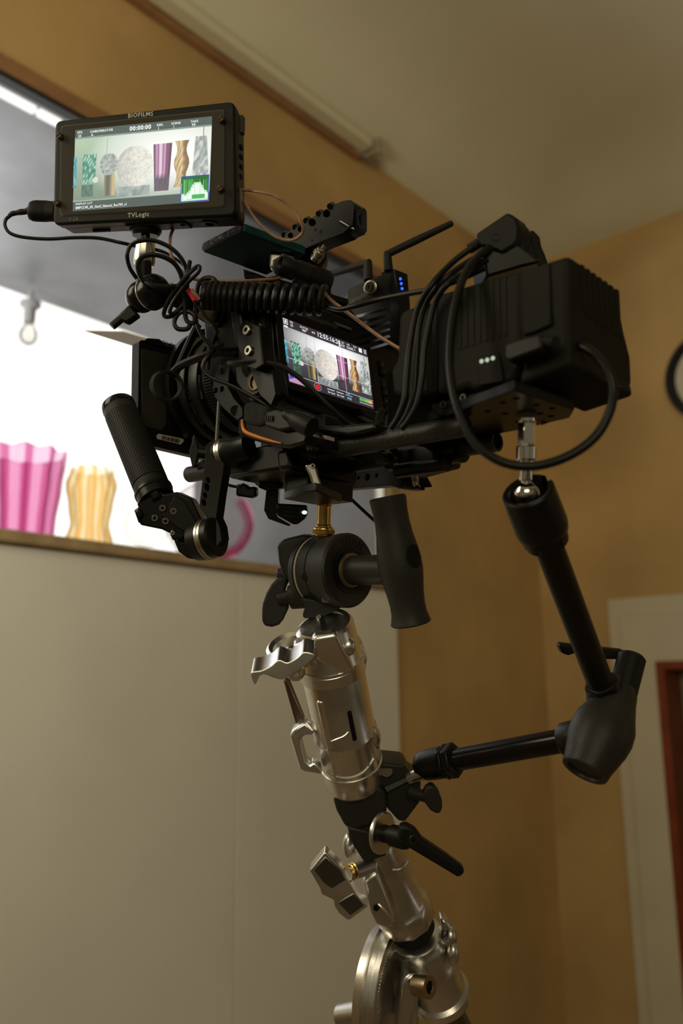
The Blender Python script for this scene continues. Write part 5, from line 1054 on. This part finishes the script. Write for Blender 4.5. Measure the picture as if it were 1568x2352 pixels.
b = B(); b.lathe(D0, dd, [(40*kd, 30*kd), (10*kd, 42*kd), (-2*kd, 46*kd), (-4*kd, 54*kd), (0, 58*kd), (14*kd, 59*kd), (100*kd, 61*kd), (118*kd, 58*kd), (124*kd, 52*kd), (150*kd, 50*kd)], 48, 0, cap=False, a0=math.radians(14), a1=math.radians(346), hint=(RT+UP*.9)); b.build('ball_socket', BK, t)
b = B(); b.lathe(D0, dd, [(38*kd, 40*kd), (38*kd, 0)], 30, 0, cap=False); b.build('socket_floor', HOLE, t)
b = B(); b.lathe(D0+dd.normalized()*124*kd, dd, [(0, 50*kd), (3*kd, 55*kd), (24*kd, 53*kd), (28*kd, 44*kd)], 6); b.build('hex_nut', BK, t, .001)
b = B(); b.cyl(D0+dd.normalized()*140*kd, D1, .0104, .0104, 32); b.build('upper_tube', BK, t)
E0, E1 = P(1424, 1588, .685), P(1343, 1768, .652); ed = E1-E0; ke = .68/FPX; Le = ed.length
b = B(); b.lathe(E0, ed, [(q*Le, r*ke) for q, r in ((-.06, 30), (0, 40), (.12, 46), (.28, 57), (.42, 68), (.55, 71), (.68, 68), (.82, 60), (.93, 54), (1.0, 52), (1.02, 50), (1.02, 40), (.99, 38), (.99, 0))], 48, cap=False); b.build('elbow_body', mat('scuffed black casting', (.024, .022, .018), .42, 0, .3, 700, .15, 30), t)
b = B(); b.cyl(P(1428, 1592, .69), P(1452, 1506, .705), 34*ke, 33*ke, 32, e=.002); b.build('lock_boss', PL, t)
b = B(); vpr(b, [(1282, 1482), (1290, 1478), (1340, 1484), (1436, 1494), (1440, 1516), (1380, 1514), (1324, 1500), (1306, 1506), (1292, 1502)], .715, .012); b.build('lock_lever', PL, t, .002)
b = B(); b.lathe(D1-dd.normalized()*6*kd, dd, [(0, 36*kd), (4*kd, 44*kd), (18*kd, 44*kd), (30*kd, 38*kd)], 6); b.build('hex_nut', BK, t, .001)
b = B(); b.cyl(P(1385, 1560, .68), P(1400, 1640, .685), 40*ke, 52*ke, 32); b.build('elbow_neck', BK, t)
Q0, Q1 = P(1330, 1694, .678), P(1020, 1750, .76); qd = (Q1-Q0); 
b = B(); b.lathe(Q0, qd, [(0, 42*ke), (36*ke, 40*ke), (44*ke, 34*ke)], 32); b.build('elbow_collar', BK, t)
b = B(); b.cyl(Q0, Q1, .0098, .0098, 32); b.build('lower_tube', PLG, t)
qn = qd.normalized(); kq = .75/FPX
b = B(); b.lathe(Q1-qn*36*kq, qd, [(0, 34*kq), (4*kq, 41*kq), (20*kq, 41*kq), (24*kq, 36*kq)], 6); b.lathe(Q1-qn*14*kq, qd, [(0, 33*kq), (3*kq, 41*kq), (12*kq, 41*kq), (14*kq, 36*kq)], 6); b.build('hex_nut', BK, t, .0008)
b = B(); b.lathe(Q1, qd, [(-2*kq, 37*kq), (50*kq, 36*kq), (70*kq, 31*kq), (74*kq, 26*kq)], 36); b.build('lower_socket', BK, t)
b = B(); b.cyl(P(985, 1770, .765), P(940, 1788, .775), 16*kq, 14*kq); b.build('lower_stud', NIK, t)
# ------------------------------------------------------------------ super clamp
t = thing('jaw_clamp', 'blocky black jaw clamp with wing knob gripping the bottom of the silver receiver', 'clamp', P(850, 1980, .79))
SC = mat('black cast clamp', (.020, .019, .016), .4, 0, .3, 600, .12, 30)
b = B(); vpr(b, [(770, 1822), (800, 1826), (871, 1806), (886, 1822), (890, 1850), (886, 1872), (850, 1898), (807, 1911), (790, 1895), (772, 1862), (766, 1840)], [.765]*11, .05); b.build('front_jaw', SC, t, .003, 3)
b = B(); vpr(b, [(868, 1758), (877, 1752), (926, 1757), (934, 1764), (942, 1780), (966, 1794), (966, 1840), (930, 1888), (915, 1886), (888, 1856), (884, 1820), (870, 1800)], [.775]*12, .045); b.build('rear_jaw', SC, t, .003, 3)
b = B(); b.prism([P(880, 1808, .772), P(942, 1779, .772), P(950, 1790, .770), P(888, 1822, .770)], FW*.02); b.build('jaw_ridge', SC, t, .001)
b = B(); c = P(887, 1772, .7745); b.lathe(c, -FW+UP*.8, [(0, K(14, c)), (.0012, K(14, c)), (.0014, 0)], 24); b.build('round_insert', mat('dull nylon insert', (.11, .09, .065), .6), t)
b = B(); vpr(b, [(797, 1898), (850, 1910), (864, 1925), (866, 1948), (888, 1966), (862, 1974), (838, 1984), (830, 1972), (812, 1945), (803, 1925)], .762, .045); b.build('lower_block', SC, t, .002, 3)
b = B(); b.cyl(P(940, 1818, .765), P(984, 1832, .755), K(13, P(960, 1825, .76)), e=.001); b.build('knob_stem', SC, t)
b = B(); vpr(b, [(978, 1812), (988, 1804), (998, 1806), (1008, 1818), (1015, 1838), (1016, 1854), (1012, 1868), (1002, 1870), (988, 1862), (978, 1848), (970, 1836), (972, 1824)], .75, .012); b.build('wing_knob', SC, t, .004, 4)
t = thing('ratchet_lever_bolt', 'silver washer disc with long black ratchet lever below the jaw clamp', 'ratchet lever', P(900, 1960, .745))
dn2 = (RT*.78 + UP*.05 - FW*.63).normalized(); c = P(880, 1914, .752); kk = .75/FPX
b = B(); b.lathe(c, dn2, [(-8*kk, 45*kk), (-6*kk, 47*kk), (0, 47*kk), (3*kk, 44*kk), (3*kk, 0)], 48); b.build('washer_disc', SIL2, t)
b = B(); b.lathe(c+dn2*3*kk, dn2, [(0, 20*kk), (20*kk, 19*kk), (22*kk, 24*kk), (58*kk, 25*kk), (66*kk, 22*kk)], 32); b.build('lever_hub', PL, t)
b = B(); vpr(b, [(918, 1898), (934, 1896), (954, 1906), (970, 1928), (1020, 1962), (1067, 1996), (1066, 2006), (1059, 2016), (1050, 2016), (990, 1980), (930, 1944), (914, 1928)], [.725]*12, .012); b.build('lever_arm', PL, t, .003, 3)
bolt('lever_screw', P(949, 1927, .7245), -FW, K(11, P(949, 1927, .725)), t, [mat('dark steel screw', (.06, .055, .045), .35, .9), HOLE])
# ------------------------------------------------------------------ stand top
t = thing('stand_top_casting', 'silver stand head with wing knob and black collar below the jaw clamp', 'stand head', P(960, 2150, .80))
H0, H1 = P(862, 1945, .80), P(940, 2118, .83); hd = H1-H0; kk = .80/FPX; Lh = hd.length
b = B(); b.lathe(H0, hd, [(q*Lh, r*kk) for q, r in ((-.12, 40), (-.06, 52), (0, 55), (.3, 56), (.72, 60), (.76, 66), (.8, 70), (.93, 70), (.97, 64), (1.0, 56))], 10); b.build('head_body', SIL2, t, .004, 3)
b = B(); vpr(b, [(831, 2022), (866, 1998), (884, 2046), (904, 2100), (906, 2126), (890, 2136), (864, 2127), (850, 2098), (840, 2060)], .772, .04); b.build('front_flat', SIL2, t, .004, 3)
b = B(); b.tube([P(868, 2076, .768), P(878, 2086, .767), P(890, 2100, .767), (P(902, 2118, .768))], 3.5*kk, 8); b.build('cast_ridge', SIL2, t)
b = B(); b.tube([P(902, 1998, .768), P(920, 1996, .767), P(936, 1976, .772)], 4*kk, 8); b.build('cast_ridge', SIL2, t)
c = P(864, 2085, .7715); b = B(); b.lathe(c, -FW, [(0, 7*kk), (.0006, 7*kk), (.0008, 0)], 16); b.build('screw_hole', HOLE, t)
b = B(); c = P(800, 1942, .80); b.sphere(c, 16*kk, 18, sc=(.9, 1.8, .9)); b.build('rear_lug', SIL2, t)
b = B(); b.cyl(P(800, 2008, .765), P(850, 1988, .78), 14*kk, 20*kk); b.build('knob_boss', SIL2, t)
for p in ((806, 2003), (812, 2000)):
    b = B(); c = P(p[0], p[1], .766); b.lathe(c, P(850, 1988, .78)-P(800, 2008, .765), [(-2*kk, 16*kk), (0, 18*kk), (2*kk, 16*kk)], 28); b.build('brass_ring', BRS, t, label='brass ring')
b = B(); wk = [(711, 2000), (716, 1994), (744, 1959), (749, 1958), (770, 1980), (789, 1998), (796, 2016), (812, 2042), (826, 2066), (845, 2078), (843, 2084), (806, 2112), (798, 2114), (778, 2098), (768, 2082), (766, 2068), (738, 2054), (734, 2040)]
vpr(b, wk, .752, .016); b.build('wing_knob', SIL, t, .004, 4)
b = B(); b.prism([P(a, c, .7515) for a, c in ((720, 1999), (748, 1966), (784, 2000), (794, 2022), (762, 2042), (744, 2030))], FW*.002); b.prism([P(a, c, .7515) for a, c in ((776, 2074), (812, 2050), (838, 2080), (804, 2104))], FW*.002); b.build('knob_recess', mat('smoky metal', (.20, .215, .2), .25, 1), t, .001)
b = B(); b.lathe(P(938, 2112, .83), hd, [(0, 46*kk), (6*kk, 52*kk), (34*kk, 54*kk), (40*kk, 48*kk)], 40); b.build('black_collar', RB, t, label='black rubber collar')
t = thing('stand_swivel', 'silver swivel casting with grooved disc and hex bolt at the bottom of the picture', 'stand swivel', P(970, 2352, .86))
S0, S1 = P(956, 2146, .845), P(1016, 2290, .875); sd_ = S1-S0; kk = .85/FPX; Ls = sd_.length
b = B(); b.lathe(S0, sd_, [(q*Ls, r*kk) for q, r in ((0, 52), (.02, 58), (.08, 60), (.1, 64), (.16, 66), (.36, 62), (.4, 66), (.47, 68), (.5, 60), (.86, 62), (.9, 70), (1.0, 70), (1.05, 60))], 40); b.build('swivel_tube', SIL2, t)
b = B(); b.sphere(P(1034, 2152, .835), 20*kk, 18, sc=(.8, 1.3, 1)); b.sphere(P(1040, 2190, .83), 18*kk, 18, sc=(.8, 1.5, 1)); vpr(b, [(1010, 2110), (1026, 2114), (1042, 2136), (1040, 2160), (1050, 2170), (1046, 2200), (1030, 2196), (1022, 2150)], .832, .02); b.build('clamp_lugs', SIL2, t, .003)
dn3 = (RT*.91 - UP*.0 - FW*.42).normalized(); c = P(908, 2268, .835)
b = B(); b.lathe(c, dn3, [(-52*kk, 120*kk), (-48*kk, 134*kk), (-30*kk, 138*kk), (-26*kk, 130*kk), (-14*kk, 130*kk), (-10*kk, 136*kk), (2*kk, 136*kk), (6*kk, 128*kk), (6*kk, 96*kk), (0, 92*kk), (0, 0)], 80); b.build('grooved_disc', SIL2, t)
b = B()
e1 = (UP-dn3*UP.dot(dn3)).normalized(); e2 = dn3.cross(e1)
for i in range(120):
    a = 2*math.pi*i/120; e = e1*math.cos(a)+e2*math.sin(a); b.box(Frame(c+dn3*6*kk, e, e.cross(dn3), dn3), (100*kk, 126*kk), (-1.5*kk, 1.5*kk), (-1*kk, 1.4*kk))
b.build('ring_teeth', SIL2, t)
b = B(); vpr(b, [(905, 2352+20), (918, 2290), (920, 2262), (930, 2244), (948, 2236), (966, 2240), (990, 2256), (985, 2276), (962, 2290), (952, 2320), (944, 2372)], .80, .035); b.build('lock_arm', SIL2, t, .005, 3)
b = B(); a, d_ = P(955, 2262, .80), P(1000, 2270, .785)-P(955, 2262, .80); b.lathe(a, d_, [(0, 22*kk), (30*kk, 24*kk), (38*kk, 23*kk), (38*kk, 13*kk)], 32, 0, cap=False); b.lathe(a+d_.normalized()*34*kk, d_, [(0, 14*kk), (.0001, 0)], 6, 1, cap=False); b.build('hex_bolt', [mat('brassy steel', (.36, .27, .17), .35, 1), HOLE], t)
b = B(); b.cyl(P(835, 2328, .85), P(778, 2334, .865), 30*kk, 26*kk, 32, e=.002); b.build('pivot_knob', SIL2, t)
b = B(); b.box(Frame(P(880, 2260, .845), RT, UP, -FW), (.0, .035), (-.06, .03), (-.02, .0)); b.build('hub_block', SIL2, t, .004)
t = thing('stand_pole', 'dark metal stand tube leaving the picture at the bottom', 'stand tube', P(1150, 2560, .95))
b = B(); b.cyl(P(1010, 2285, .87), P(1150, 2560, .95), .0155, .0155, 32); b.build('tube', mat('dark steel tube', (.15, .13, .1), .3, .9), t)
b = B(); b.cyl(P(985, 2290, .88), P(1095, 2560, .96), .007, .007, 20); b.build('inner_rod', BKS, t)
